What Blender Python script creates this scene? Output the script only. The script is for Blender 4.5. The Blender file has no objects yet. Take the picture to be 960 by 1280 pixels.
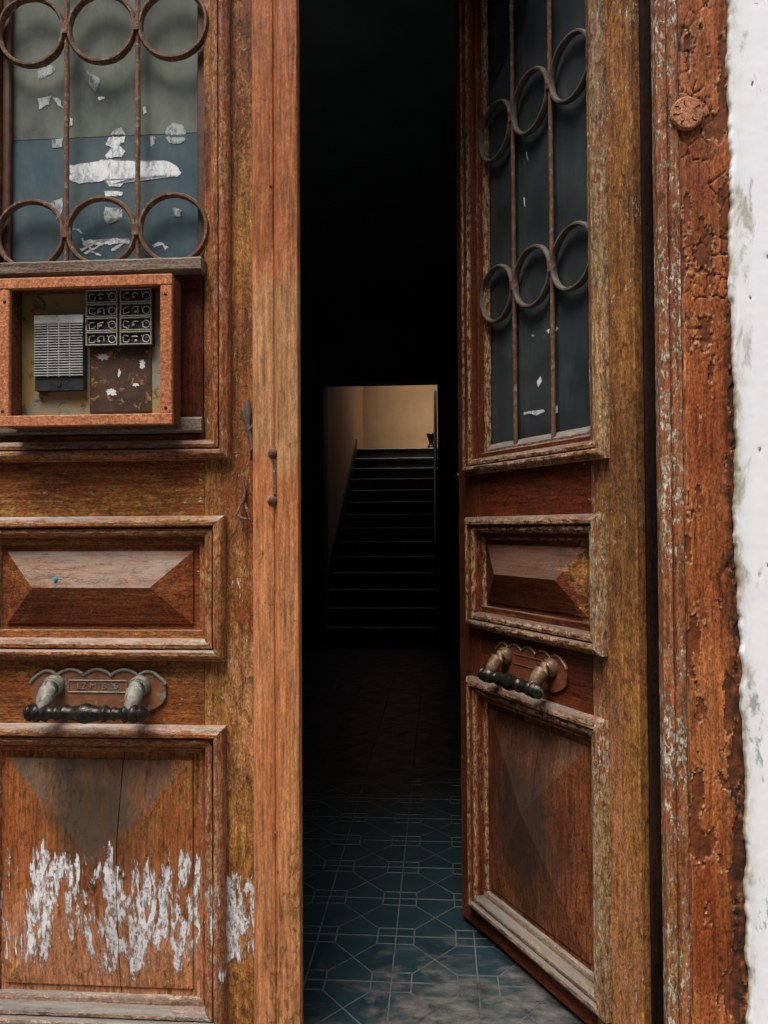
import bpy, bmesh, math, random
from mathutils import Vector, Matrix, noise

R = math.radians
scene = bpy.context.scene
COL = scene.collection

# ------------------------------------------------------------------ camera
CAM = Vector((0.0, -1.708, 1.2))
cam_d = bpy.data.cameras.new('camera')
cam_d.sensor_fit = 'HORIZONTAL'
cam_d.sensor_width = 36.0
cam_d.lens = 36.0
cam_d.clip_start = 0.02
cam_d.clip_end = 400.0
cam = bpy.data.objects.new('camera', cam_d)
COL.objects.link(cam)
cam.location = CAM
cam.rotation_euler = (R(90 + 1.15), R(0.35), R(4.05))
scene.camera = cam

# ------------------------------------------------------------------ world, sun, exposure
SUN_DIR = Vector((-0.26, -0.60, 1.40)).normalized()      # towards the sun
world = bpy.data.worlds.new('World')
scene.world = world
world.use_nodes = True
wn = world.node_tree
for n in list(wn.nodes):
    wn.nodes.remove(n)
sky = wn.nodes.new('ShaderNodeTexSky')
sky.sky_type = 'NISHITA'
sky.sun_disc = False
sky.sun_elevation = math.asin(SUN_DIR.z)
sky.sun_rotation = math.atan2(SUN_DIR.x, SUN_DIR.y)
sky.air_density = 1.0
sky.dust_density = 4.0
sky.ozone_density = 0.6
bg = wn.nodes.new('ShaderNodeBackground')
bg.inputs['Strength'].default_value = 0.095
wo = wn.nodes.new('ShaderNodeOutputWorld')
wn.links.new(sky.outputs[0], bg.inputs[0])
wn.links.new(bg.outputs[0], wo.inputs[0])

sun_d = bpy.data.lights.new('sun', 'SUN')
sun_d.energy = 1.5
sun_d.angle = R(28)
sun_d.color = (1.0, 0.97, 0.925)
sun = bpy.data.objects.new('sun', sun_d)
COL.objects.link(sun)
sun.rotation_euler = SUN_DIR.to_track_quat('Z', 'Y').to_euler()

vs = scene.view_settings
vs.view_transform = 'Standard'
vs.look = 'None'
vs.exposure = 1.22
vs.gamma = 1.0
vs.use_curve_mapping = False
scene.render.engine = 'CYCLES'
cy = scene.cycles
cy.use_denoising = True
cy.max_bounces = 8
cy.diffuse_bounces = 5
cy.glossy_bounces = 3
cy.transmission_bounces = 4
cy.transparent_max_bounces = 8
cy.sample_clamp_indirect = 6.0
cy.caustics_reflective = False
cy.caustics_refractive = False

# ------------------------------------------------------------------ node helpers
class NT:
    def __init__(self, name):
        self.m = bpy.data.materials.new(name)
        self.m.use_nodes = True
        self.t = self.m.node_tree
        for n in list(self.t.nodes):
            self.t.nodes.remove(n)
        self.out = self.t.nodes.new('ShaderNodeOutputMaterial')

    def n(self, typ, **kw):
        nd = self.t.nodes.new(typ)
        for k, v in kw.items():
            setattr(nd, k, v)
        return nd

    def put(self, sock, v):
        if hasattr(v, 'is_linked') or hasattr(v, 'links'):
            self.t.links.new(v, sock)
        else:
            if sock.type == 'RGBA' and len(v) == 3:
                v = (*v, 1)
            sock.default_value = v

    def coords(self, kind='Object', scale=(1, 1, 1), loc=(0, 0, 0)):
        if kind == 'World':
            src = self.n('ShaderNodeNewGeometry').outputs['Position']
        else:
            src = self.n('ShaderNodeTexCoord').outputs[kind]
        mp = self.n('ShaderNodeMapping')
        self.t.links.new(src, mp.inputs[0])
        mp.inputs['Scale'].default_value = scale
        mp.inputs['Location'].default_value = loc
        return mp.outputs[0]

    def noise(self, vec, scale, detail=4, rough=0.55, dist=0.0):
        nd = self.n('ShaderNodeTexNoise')
        self.put(nd.inputs['Vector'], vec)
        nd.inputs['Scale'].default_value = scale
        nd.inputs['Detail'].default_value = detail
        nd.inputs['Roughness'].default_value = rough
        nd.inputs['Distortion'].default_value = dist
        return nd.outputs[0]

    def voro(self, vec, scale, feature='DISTANCE_TO_EDGE'):
        nd = self.n('ShaderNodeTexVoronoi', feature=feature)
        self.put(nd.inputs['Vector'], vec)
        nd.inputs['Scale'].default_value = scale
        return nd.outputs['Distance']

    def step(self, v, a, b, lo=0.0, hi=1.0, smooth=False):
        nd = self.n('ShaderNodeMapRange')
        nd.interpolation_type = 'SMOOTHSTEP' if smooth else 'LINEAR'
        nd.clamp = True
        self.put(nd.inputs[0], v)
        for i, x in ((1, a), (2, b), (3, lo), (4, hi)):
            self.put(nd.inputs[i], x)
        return nd.outputs[0]

    def math(self, op, a, b=0.0, c=0.0):
        nd = self.n('ShaderNodeMath', operation=op)
        self.put(nd.inputs[0], a)
        self.put(nd.inputs[1], b)
        self.put(nd.inputs[2], c)
        return nd.outputs[0]

    def mix(self, f, a, b, mode='MIX'):
        nd = self.n('ShaderNodeMix', data_type='RGBA', blend_type=mode)
        self.put(nd.inputs[0], f)
        self.put(nd.inputs[6], a)
        self.put(nd.inputs[7], b)
        return nd.outputs[2]

    def attr(self, name):
        return self.n('ShaderNodeAttribute', attribute_name=name).outputs['Fac']

    def sep(self, vec):
        nd = self.n('ShaderNodeSeparateXYZ')
        self.put(nd.inputs[0], vec)
        return nd.outputs

    def bump(self, h, strength=0.5, dist=0.002):
        nd = self.n('ShaderNodeBump')
        nd.inputs['Strength'].default_value = strength
        nd.inputs['Distance'].default_value = dist
        self.put(nd.inputs['Height'], h)
        return nd.outputs[0]

    def bsdf(self, col, rough=0.6, metal=0.0, spec=0.4, normal=None):
        b = self.n('ShaderNodeBsdfPrincipled')
        self.put(b.inputs['Base Color'], col)
        self.put(b.inputs['Roughness'], rough)
        self.put(b.inputs['Metallic'], metal)
        self.put(b.inputs['Specular IOR Level'], spec)
        if normal is not None:
            self.t.links.new(normal, b.inputs['Normal'])
        return b.outputs[0]

    def end(self, sh):
        self.t.links.new(sh, self.out.inputs[0])
        return self.m


OCHRE = (0.45, 0.222, 0.062)
ORANGE = (0.44, 0.165, 0.062)
BROWN = (0.185, 0.050, 0.015)
DEEP = (0.075, 0.017, 0.007)
GREYW = (0.27, 0.245, 0.205)
PALE = (0.62, 0.56, 0.44)


def old_paint(name, base=BROWN, base2=ORANGE, base_t=0.5, ochre=OCHRE, o_thr=0.60, flake=PALE,
              f_thr=0.70, grey=0.7, grime=0.6, axis='z', zones=(), white=None, bump=1.0,
              xgrad=None, seed=0.0, rough=0.6, cracks=0.0, stain=None, spec=0.2, chips=0.0, pores=1.0, up=(0.30, 0.72), upc=GREYW):
    """Layered weathered paint: two paint tones, an older ochre coat where it wore through, pale primer
    chips, grime in the pores, dust and bleaching on upward faces."""
    t = NT(name)
    off = (seed * 3.17, seed * 1.31, seed * 2.23)
    st = {'z': (1, 1, 0.22), 'x': (0.22, 1, 1), 'n': (1, 1, 1)}[axis]
    sg = {'z': (1, 1, 0.06), 'x': (0.06, 1, 1), 'n': (1, 1, 1)}[axis]
    c0 = t.coords('Object', (1, 1, 1), off)
    cs = t.coords('Object', st, off)
    cg = t.coords('Object', sg, off)
    raw = t.sep(t.coords('Object'))
    big = t.noise(cs, 9, 5, 0.6)
    big2 = t.noise(c0, 3.1, 3, 0.5)
    tone = t.step(t.math('ADD', t.math('MULTIPLY', big, 0.6), t.math('MULTIPLY', big2, 0.4)),
                  base_t - 0.10, base_t + 0.10)
    col = t.mix(tone, base, base2)
    for (z0, z1, soft, zc, amt) in zones:
        zz = t.math('ADD', raw[2], t.math('MULTIPLY', t.math('SUBTRACT', big, 0.5), soft * 2.5))
        a = t.step(zz, z0 - soft, z0 + soft)
        b = t.step(zz, z1 - soft, z1 + soft, 1.0, 0.0)
        zn = t.math('ADD', t.math('MULTIPLY', a, b), t.math('MULTIPLY', t.math('SUBTRACT', t.noise(cs, 55, 5, .7), 0.5), 1.5))
        col = t.mix(t.math('MULTIPLY', t.step(zn, 0.38, 0.56), amt), col, zc)
    # ochre undercoat
    cm = t.coords('Object', {'z': (1, 1, 0.45), 'x': (0.45, 1, 1), 'n': (1, 1, 1)}[axis], off)
    n_o = t.noise(cm, 75, 6, 0.72, 0.5)
    n_o = t.math('ADD', t.math('MULTIPLY', n_o, 0.52), t.math('MULTIPLY', big, 0.48))
    thr = o_thr
    if xgrad:
        (xa, xb, ta, tb) = xgrad
        thr = t.step(t.math('ABSOLUTE', raw[0]), xa, xb, ta, tb)
        m_o = t.step(t.math('SUBTRACT', n_o, thr), -0.02, 0.02)
    else:
        m_o = t.step(n_o, thr - 0.018, thr + 0.022)
    oc = t.mix(t.step(t.noise(c0, 60, 4, 0.6), .3, .7), ochre, (ochre[0] * 0.52, ochre[1] * 0.40, ochre[2] * 0.34))
    col = t.mix(m_o, col, oc)
    # pale chips and bare wood
    n_f = t.noise(cm, 120, 5, 0.72, 0.6)
    n_r = t.noise(c0, 7.5, 3, 0.5)
    n_ff = t.math('ADD', t.math('MULTIPLY', n_f, 0.7), t.math('MULTIPLY', n_r, 0.3))
    m_f = t.step(n_ff, f_thr - 0.012, f_thr + 0.014)
    col = t.mix(m_f, col, flake)
    # edge chips
    if chips:
        pt = t.n('ShaderNodeNewGeometry').outputs['Pointiness']
        m_e = t.math('MULTIPLY', t.step(pt, 0.512, 0.555), t.step(n_f, 0.46, 0.53))
        col = t.mix(t.math('MULTIPLY', m_e, chips), col, t.mix(n_r, ochre, flake))
    # grain
    gr = t.noise(cg, 150, 4, 0.65)
    col = t.mix(1.0, col, t.mix(t.step(gr, 0.3, 0.7), (0.46, 0.41, 0.36), (1.38, 1.36, 1.33)), 'MULTIPLY')
    # grime
    n_d = t.noise(cm, 52, 6, 0.74, 0.8)
    m_d = t.math('MULTIPLY', t.step(n_d, 0.53, 0.66), grime)
    col = t.mix(m_d, col, (0.022, 0.010, 0.006))
    n_l = t.noise(cs, 5.0, 4, 0.6)
    col = t.mix(t.math('MULTIPLY', t.step(n_l, 0.48, 0.72), grime * 0.7), col, (0.035, 0.017, 0.010))
    pore = t.noise(cm, 310, 2, 0.6)
    col = t.mix(pores, col, t.mix(t.step(pore, 0.36, 0.64), (0.62, 0.59, 0.56), (1.38, 1.38, 1.36)), 'MULTIPLY')
    # bleaching on upward faces
    nz = t.sep(t.n('ShaderNodeNewGeometry').outputs['Normal'])[2]
    upm = t.step(nz, *up)
    upm = t.math('MULTIPLY', upm, t.step(t.math('ADD', t.math('MULTIPLY', t.noise(cs, 30, 5, 0.7), .6), t.math('MULTIPLY', big2, .4)), 0.38, 0.58, 0.16, 1.0))
    col = t.mix(t.math('MULTIPLY', upm, grey), col,
                t.mix(t.noise(cg, 90, 5, .6), tuple(x * 0.35 for x in upc), tuple(min(1, x * 1.5) for x in upc)))
    if stain:                                    # a dark weathered stain with its own outline
        (x0, z0, rx, rz, sc) = stain
        dx = t.math('DIVIDE', t.math('SUBTRACT', raw[0], x0), rx)
        dz = t.math('DIVIDE', t.math('SUBTRACT', raw[2], z0), rz)
        d = t.math('SQRT', t.math('ADD', t.math('MULTIPLY', dx, dx), t.math('MULTIPLY', dz, dz)))
        d = t.math('ADD', d, t.math('MULTIPLY', t.math('SUBTRACT', t.noise(c0, 14, 5, .65), 0.5), 0.9))
        col = t.mix(t.step(d, 0.35, 1.15, 0.82, 0.0, True), col, sc)
    h = t.math('ADD', t.math('MULTIPLY', m_o, -0.5), t.math('MULTIPLY', m_f, -0.8))
    h = t.math('ADD', h, t.math('MULTIPLY', gr, 0.7))
    h = t.math('ADD', h, t.math('MULTIPLY', t.noise(c0, 70, 6, 0.6), 0.5))
    if white:                                    # flaked remains of a white coat, between two heights
        (z0, z1, za, zb, wthr, wc) = white
        cw = t.coords('Object', (1, 1, 0.20), off)
        nw = t.math('ADD', t.math('MULTIPLY', t.noise(cw, 75, 6, 0.72, 0.3), 0.50),
                    t.math('MULTIPLY', t.noise(cw, 15.0, 3, 0.55), 0.50))
        win = t.math('MULTIPLY', t.step(raw[2], z0, z1, 0, 1, True), t.step(raw[2], za, zb, 1, 0, True))
        sc = t.math('SUBTRACT', nw, t.math('MULTIPLY', t.math('SUBTRACT', 1.0, win), 0.22))
        m_w = t.math('MULTIPLY', t.step(sc, wthr - 0.008, wthr + 0.010), t.step(t.noise(cm, 110, 4, .7), .38, .50, .12, 1.0))
        col = t.mix(m_w, col, t.mix(t.step(t.noise(c0, 60, 6, .7), .35, .6), tuple(x * .78 for x in wc), wc))
        h = t.math('ADD', h, t.math('MULTIPLY', m_w, 1.2))
    if cracks:
        a = t.attr('crack')
        col = t.mix(t.step(a, 0.25, 0.8), col, (0.016, 0.008, 0.005))
        lost = t.attr('lost')
        col = t.mix(t.step(lost, 0.4, 0.6, 0, 0.85), col,
                    t.mix(t.step(t.noise(c0, 40, 6, .7), .42, .60), (0.075, 0.024, 0.011), (0.19, 0.05, 0.017)))
        rim = t.attr('rim')
        col = t.mix(t.math('MULTIPLY', rim, t.step(n_f, .42, .56)), col, (0.55, 0.34, 0.16))
        rot = t.attr('rot')  # dark strip along the board's right edge
        col = t.mix(t.math('MULTIPLY', rot, t.step(t.noise(c0, 38, 7, .7), .36, .56)), col, (0.032, 0.018, 0.012))
    rg = t.step(t.noise(c0, 25, 4, 0.6), 0.3, 0.7, rough - 0.14, rough + 0.2)
    return t.end(t.bsdf(col, rg, 0.0, spec, t.bump(h, 0.9 * bump, 0.0022)))


def simple(name, c1, c2, scale=20, thr=(0.35, 0.65), rough=0.7, metal=0.0, spec=0.4, bump=0.4, bdist=0.002,
           stretch=(1, 1, 1), c3=None, c3s=60, c3t=(0.58, 0.66)):
    t = NT(name)
    c = t.coords('Object', stretch)
    nz = t.noise(c, scale, 6, 0.62)
    col = t.mix(t.step(nz, *thr), c1, c2)
    h = nz
    if c3:
        n3 = t.noise(c, c3s, 7, 0.7, 0.5)
        m3 = t.step(n3, *c3t)
        col = t.mix(m3, col, c3)
        h = t.math('ADD', h, m3)
    fine = t.noise(c, scale * 6, 5, 0.65)
    h = t.math('ADD', h, t.math('MULTIPLY', fine, 0.6))
    rg = t.step(fine, 0.3, 0.7, max(0.05, rough - 0.12), min(1, rough + 0.15))
    return t.end(t.bsdf(col, rg, metal, spec, t.bump(h, bump, bdist)))


def glass_mat(name, dust, dust2, fac=(0.55, 0.9)):
    """Old window glass under a film of dust: partly see-through, partly matt dust, a weak shine."""
    t = NT(name)
    c = t.coords('Object')
    a = t.noise(c, 5.5, 5, 0.6, 0.4)
    b = t.noise(t.coords('Object', (1, 1, 0.3)), 60, 5, 0.65)
    col = t.mix(t.step(a, 0.34, 0.66), dust, dust2)
    col = t.mix(t.step(b, 0.55, 0.75, 0, 0.35), col, tuple(x * 1.9 for x in dust))
    n = t.bump(t.noise(c, 3.0, 2, 0.5), 0.10, 0.01)
    p = t.bsdf(col, 0.13, 0, 0.5, n)
    tr = t.n('ShaderNodeBsdfTransparent')
    ms = t.n('ShaderNodeMixShader')
    t.put(ms.inputs[0], t.step(t.math('ADD', t.math('MULTIPLY', a, .6), t.math('MULTIPLY', b, .4)), 0.35, 0.62, *fac))
    t.t.links.new(tr.outputs[0], ms.inputs[1])
    t.t.links.new(p, ms.inputs[2])
    return t.end(ms.outputs[0])


M = {}
# left leaf
M['l_stile'] = old_paint('worn ochre and brown stile paint', BROWN, ORANGE, 0.52, o_thr=0.50, f_thr=0.600, grime=0.7, seed=1,
                         zones=((0.50, 0.95, 0.08, (0.50, 0.24, 0.105), 0.85),), white=(0.20, 0.25, 0.40, 0.50, 0.495, (0.78, 0.78, 0.78)))
M['l_astragal'] = old_paint('orange strip paint with pale worn middle', (0.47, 0.165, 0.060), (0.54, 0.235, 0.100), 0.5, o_thr=0.60, f_thr=0.70, grime=0.35, chips=0.140, pores=0.45, seed=2,
                            zones=((1.35, 1.74, 0.10, (0.46, 0.275, 0.125), 0.6), (1.82, 3.4, 0.16, (0.34, 0.105, 0.030), 0.85)))
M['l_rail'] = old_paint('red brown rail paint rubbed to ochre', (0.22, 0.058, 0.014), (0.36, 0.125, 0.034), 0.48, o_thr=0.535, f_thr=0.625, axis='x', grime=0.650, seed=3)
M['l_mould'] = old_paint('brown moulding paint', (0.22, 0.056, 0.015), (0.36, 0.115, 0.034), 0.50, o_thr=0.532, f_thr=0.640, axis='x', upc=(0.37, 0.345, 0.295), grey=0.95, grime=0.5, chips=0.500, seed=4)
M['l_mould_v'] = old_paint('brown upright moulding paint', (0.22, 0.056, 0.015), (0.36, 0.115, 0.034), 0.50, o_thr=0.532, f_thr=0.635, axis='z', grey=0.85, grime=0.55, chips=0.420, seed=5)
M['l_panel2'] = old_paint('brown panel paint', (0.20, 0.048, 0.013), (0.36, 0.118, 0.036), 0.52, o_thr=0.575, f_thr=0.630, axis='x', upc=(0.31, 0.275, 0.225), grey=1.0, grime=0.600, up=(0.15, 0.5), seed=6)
M['l_panel3'] = old_paint('orange panel paint under flaking white', (0.27, 0.078, 0.020), (0.45, 0.165, 0.055), 0.50, o_thr=0.57, f_thr=0.635, axis='z',
                          grey=0.88, grime=0.750, up=(0.08, 0.15), upc=(0.11, 0.092, 0.068), pores=0.6, seed=7, white=(0.06, 0.28, 0.42, 0.58, 0.512, (0.80, 0.80, 0.80)),
                          zones=((0.0, 0.34, 0.10, (0.50, 0.225, 0.115), 0.85),), stain=(0.385, 0.545, 0.14, 0.15, (0.040, 0.028, 0.018)))
M['l_mould_low'] = old_paint('weathered grey brown low moulding paint', (0.20, 0.10, 0.06), (0.30, 0.20, 0.14), 0.5, o_thr=0.62, f_thr=0.63, axis='x', upc=(0.185, 0.172, 0.155), grey=0.95,
                             grime=0.6, chips=0.8, up=(0.15, 0.5), seed=8, flake=(0.7, 0.68, 0.64))
M['l_mould_lowv'] = old_paint('brown upright moulding paint with white remains', BROWN, (0.30, 0.10, 0.04), 0.5, o_thr=0.60, f_thr=0.66, axis='z', grey=0.7,
                              grime=0.6, chips=0.500, seed=9, white=(0.15, 0.22, 0.38, 0.5, 0.53, (0.74, 0.74, 0.72)))
M['cover'] = old_paint('deep red board paint', DEEP, (0.16, 0.038, 0.014), 0.5, o_thr=0.72, f_thr=0.680, axis='z', grime=0.3, seed=10)
M['sill'] = old_paint('grey weathered sill', (0.17, 0.12, 0.09), (0.24, 0.19, 0.15), 0.5, o_thr=0.66, f_thr=0.69, axis='x', grey=0.95, grime=0.4, up=(0.15, 0.5), seed=11)
# right leaf: lock side, rail and panel paints darkened to carry its indoor shade
xg = (0.05, 0.30, 0.455, 0.66)
M['r_stile'] = old_paint('worn yellow ochre hinge stile paint', (0.16, 0.055, 0.022), (0.32, 0.13, 0.05), 0.5, o_thr=0.50, f_thr=0.60, grime=0.8, seed=21,
                         ochre=(0.46, 0.222, 0.066), zones=((0.0, 0.80, 0.10, (0.42, 0.185, 0.09), 0.85),))
M['r_stile2'] = old_paint('shade darkened red lock stile paint', (0.085, 0.020, 0.007), (0.16, 0.042, 0.014), 0.5, o_thr=0.600, f_thr=0.655, grime=0.6, seed=22)
M['r_rail'] = old_paint('shade darkened red rail paint', (0.085, 0.018, 0.007), (0.15, 0.034, 0.011), 0.5, axis='x', xgrad=(0.10, 0.26, 0.52, 0.68), f_thr=0.645, grime=0.750, seed=23)
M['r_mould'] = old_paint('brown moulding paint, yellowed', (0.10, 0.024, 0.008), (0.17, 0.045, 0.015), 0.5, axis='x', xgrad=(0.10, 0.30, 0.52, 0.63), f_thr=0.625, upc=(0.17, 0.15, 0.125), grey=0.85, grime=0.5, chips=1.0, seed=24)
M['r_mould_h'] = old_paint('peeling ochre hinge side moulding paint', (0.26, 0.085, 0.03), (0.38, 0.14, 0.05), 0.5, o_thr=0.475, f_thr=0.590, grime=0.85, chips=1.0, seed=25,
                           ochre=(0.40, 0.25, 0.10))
M['r_mould_f'] = old_paint('shade darkened lock side moulding paint', (0.10, 0.024, 0.008), (0.20, 0.052, 0.018), 0.5, o_thr=0.575, f_thr=0.645, grime=0.55, chips=1.0, seed=26)
M['r_panel2'] = old_paint('shade darkened panel paint with ochre corner', (0.09, 0.020, 0.007), (0.16, 0.042, 0.014), 0.5, axis='x', xgrad=(0.16, 0.34, 0.46, 0.68), f_thr=0.660,
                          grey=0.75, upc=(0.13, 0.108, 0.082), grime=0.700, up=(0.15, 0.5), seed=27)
M['r_panel3'] = old_paint('grimy shade darkened panel paint', (0.12, 0.034, 0.012), (0.25, 0.085, 0.034), 0.52, o_thr=0.585, f_thr=0.655, grime=0.900, grey=0.5, up=(0.08, 0.15), upc=(0.11, 0.092, 0.068), seed=28,
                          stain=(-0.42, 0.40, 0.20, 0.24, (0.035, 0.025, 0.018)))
M['r_mould_low'] = old_paint('grey bleached low moulding paint', (0.16, 0.09, 0.06), (0.24, 0.17, 0.12), 0.5, o_thr=0.64, f_thr=0.66, axis='x', upc=(0.185, 0.172, 0.155), grey=0.95, grime=0.5, chips=0.8, up=(0.15, 0.5), seed=29,
                             flake=(0.5, 0.52, 0.5))
# frame and box
M['casing'] = old_paint('cracked flaking orange frame paint', (0.25, 0.058, 0.015), (0.52, 0.185, 0.062), 0.50, o_thr=0.66, f_thr=0.70, grime=0.65, chips=0.5, seed=31, cracks=1, bump=1.3)
M['casing_in'] = old_paint('brown frame edge paint with pale streaks', (0.22, 0.068, 0.025), (0.36, 0.125, 0.048), 0.5, o_thr=0.55, f_thr=0.548, grime=0.6, chips=0.300, seed=32,
                           flake=(0.62, 0.58, 0.48), bump=1.2)
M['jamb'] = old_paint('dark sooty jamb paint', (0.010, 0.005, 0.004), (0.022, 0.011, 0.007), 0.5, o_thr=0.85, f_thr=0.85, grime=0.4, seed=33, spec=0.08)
M['plug'] = old_paint('cracked orange plug end', (0.40, 0.16, 0.075), (0.50, 0.22, 0.11), 0.5, o_thr=0.7, f_thr=0.72, axis='n', grime=0.5, seed=34)
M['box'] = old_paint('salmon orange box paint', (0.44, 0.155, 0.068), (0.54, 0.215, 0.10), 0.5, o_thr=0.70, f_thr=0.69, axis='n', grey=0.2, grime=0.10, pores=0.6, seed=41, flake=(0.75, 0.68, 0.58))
M['box_side'] = old_paint('shade darkened box side paint', (0.14, 0.055, 0.028), (0.21, 0.08, 0.04), 0.5, o_thr=0.72, f_thr=0.72, axis='n', grime=0.4, seed=42)  # darker copy of the box colour, holding the shade of its sides
M['backing'] = simple('ochre and grey blotched backing sheet', (0.27, 0.26, 0.21), (0.36, 0.235, 0.075), 11, (0.40, 0.54), 0.6, c3=(0.12, 0.10, 0.07), c3s=30, c3t=(0.56, 0.62))
M['rust_plate'] = simple('rusty brown plate', (0.045, 0.022, 0.012), (0.085, 0.04, 0.018), 25, (0.4, 0.62), 0.55, c3=(0.36, 0.17, 0.03), c3s=34, c3t=(0.555, 0.60))
M['alu'] = simple('dull scratched aluminium', (0.42, 0.42, 0.39), (0.62, 0.62, 0.58), 40, (0.35, 0.65), 0.45, metal=0.55, c3=(0.10, 0.095, 0.08), c3s=45, c3t=(0.60, 0.68))
M['black_plastic'] = simple('black worn plastic', (0.012, 0.013, 0.014), (0.03, 0.032, 0.034), 40, rough=0.45, c3=(0.16, 0.16, 0.15), c3s=70, c3t=(0.64, 0.70))
M['brass_rim'] = simple('tarnished pale metal rim', (0.36, 0.34, 0.27), (0.60, 0.57, 0.46), 70, rough=0.5, metal=0.3, c3=(0.08, 0.07, 0.05), c3s=90, c3t=(0.60, 0.66))
M['white_flake'] = simple('white paint flake', (0.70, 0.68, 0.63), (0.82, 0.81, 0.79), 60, rough=0.8)
# metal and glass
M['iron'] = simple('rusty painted iron', (0.085, 0.036, 0.017), (0.19, 0.080, 0.038), 40, (0.35, 0.65), 0.7, c3=(0.27, 0.22, 0.165), c3s=75, c3t=(0.53, 0.62), bump=0.7)
M['iron_dark'] = simple('grey brown old iron', (0.07, 0.055, 0.042), (0.14, 0.115, 0.09), 40, (0.35, 0.65), 0.6, c3=(0.14, 0.06, 0.03), c3s=45, c3t=(0.58, 0.66), bump=0.6)
M['bronze'] = simple('dark bronze', (0.018, 0.015, 0.012), (0.05, 0.043, 0.034), 60, rough=0.30, metal=0.7, spec=0.5, c3=(0.22, 0.20, 0.165), c3s=70, c3t=(0.62, 0.72))
M['verdigris'] = simple('grey green tarnished brass', (0.16, 0.145, 0.11), (0.30, 0.295, 0.25), 60, rough=0.55, metal=0.25, c3=(0.07, 0.05, 0.03), c3s=60, c3t=(0.56, 0.64), bump=0.6)
M['plate_l'] = simple('paint covered handle plate', (0.16, 0.058, 0.026), (0.26, 0.105, 0.045), 40, rough=0.55, c3=(0.20, 0.185, 0.15), c3s=35, c3t=(0.55, 0.62), bump=0.6)
M['plate_r'] = simple('red brown painted handle plate', (0.13, 0.038, 0.016), (0.21, 0.065, 0.026), 40, rough=0.5, c3=(0.05, 0.03, 0.02), c3s=35, c3t=(0.58, 0.66), bump=0.6)
M['brass_r'] = simple('worn brown brass', (0.10, 0.055, 0.032), (0.24, 0.15, 0.095), 55, rough=0.45, metal=0.35, c3=(0.42, 0.34, 0.24), c3s=70, c3t=(0.60, 0.68))
M['glass_up'] = glass_mat('dusty grey green glass', (0.13, 0.148, 0.125), (0.23, 0.255, 0.215), (0.70, 0.95))
M['glass_low'] = glass_mat('blue grey tinted glass', (0.075, 0.130, 0.165), (0.13, 0.160, 0.160), (0.70, 0.95))  # lower left pane given a bluish tint
M['glass_r'] = glass_mat('dark dusty glass', (0.038, 0.047, 0.050), (0.070, 0.082, 0.084), (0.55, 0.88))
M['glass_dark'] = glass_mat('cleaner dark glass', (0.018, 0.024, 0.027), (0.03, 0.038, 0.04), (0.5, 0.8))
M['putty'] = simple('brown glazing bead', (0.055, 0.024, 0.012), (0.11, 0.045, 0.02), 40, rough=0.6)
def smear_mat(name, c1, c2, lo):
    t = NT(name)
    c = t.coords('Object', (1, 1, 0.6))
    n = t.noise(c, 90, 6, 0.7, 0.6)
    p = t.bsdf(t.mix(t.step(n, 0.35, 0.65), c1, c2), 0.8, 0, 0.2)
    tr = t.n('ShaderNodeBsdfTransparent')
    ms = t.n('ShaderNodeMixShader')
    t.put(ms.inputs[0], t.step(t.math('ADD', t.math('MULTIPLY', n, .6), t.math('MULTIPLY', t.noise(c, 25, 3, .6), .4)), 0.38, 0.50, lo, 1.0))
    t.t.links.new(tr.outputs[0], ms.inputs[1])
    t.t.links.new(p, ms.inputs[2])
    return t.end(ms.outputs[0])


M['smear'] = smear_mat('white paint smear', (0.62, 0.66, 0.67), (0.86, 0.87, 0.87), 0.35)
M['smear_thin'] = smear_mat('thin greyish smear', (0.30, 0.34, 0.33), (0.48, 0.51, 0.49), 0.0)
M['blue'] = simple('blue plastic pin', (0.02, 0.28, 0.42), (0.03, 0.33, 0.48), 50, rough=0.35)
# interior
M['hall_wall'] = simple('dark green grey hall paint', (0.12, 0.20, 0.225), (0.17, 0.25, 0.275), 3, rough=0.7)
M['hall_ceiling'] = simple('smoke stained ceiling', (0.32, 0.38, 0.40), (0.42, 0.48, 0.49), 3, rough=0.8)
M['landing_wall'] = simple('dirty yellow plaster', (0.36, 0.225, 0.11), (0.45, 0.29, 0.15), 2.5, rough=0.85, c3=(0.27, 0.18, 0.10), c3s=9, c3t=(0.60, 0.75))
M['stair_wall'] = simple('faded pink brown plaster', (0.50, 0.35, 0.22), (0.60, 0.43, 0.28), 3, rough=0.85)
M['stair'] = simple('dark worn stair', (0.030, 0.030, 0.030), (0.055, 0.054, 0.052), 8, rough=0.5)
M['nosing'] = simple('worn stair nosing', (0.18, 0.17, 0.155), (0.30, 0.28, 0.25), 9, rough=0.45)
M['dark_wood'] = simple('dark polished wood', (0.015, 0.010, 0.008), (0.035, 0.022, 0.016), 15, rough=0.35)


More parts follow.
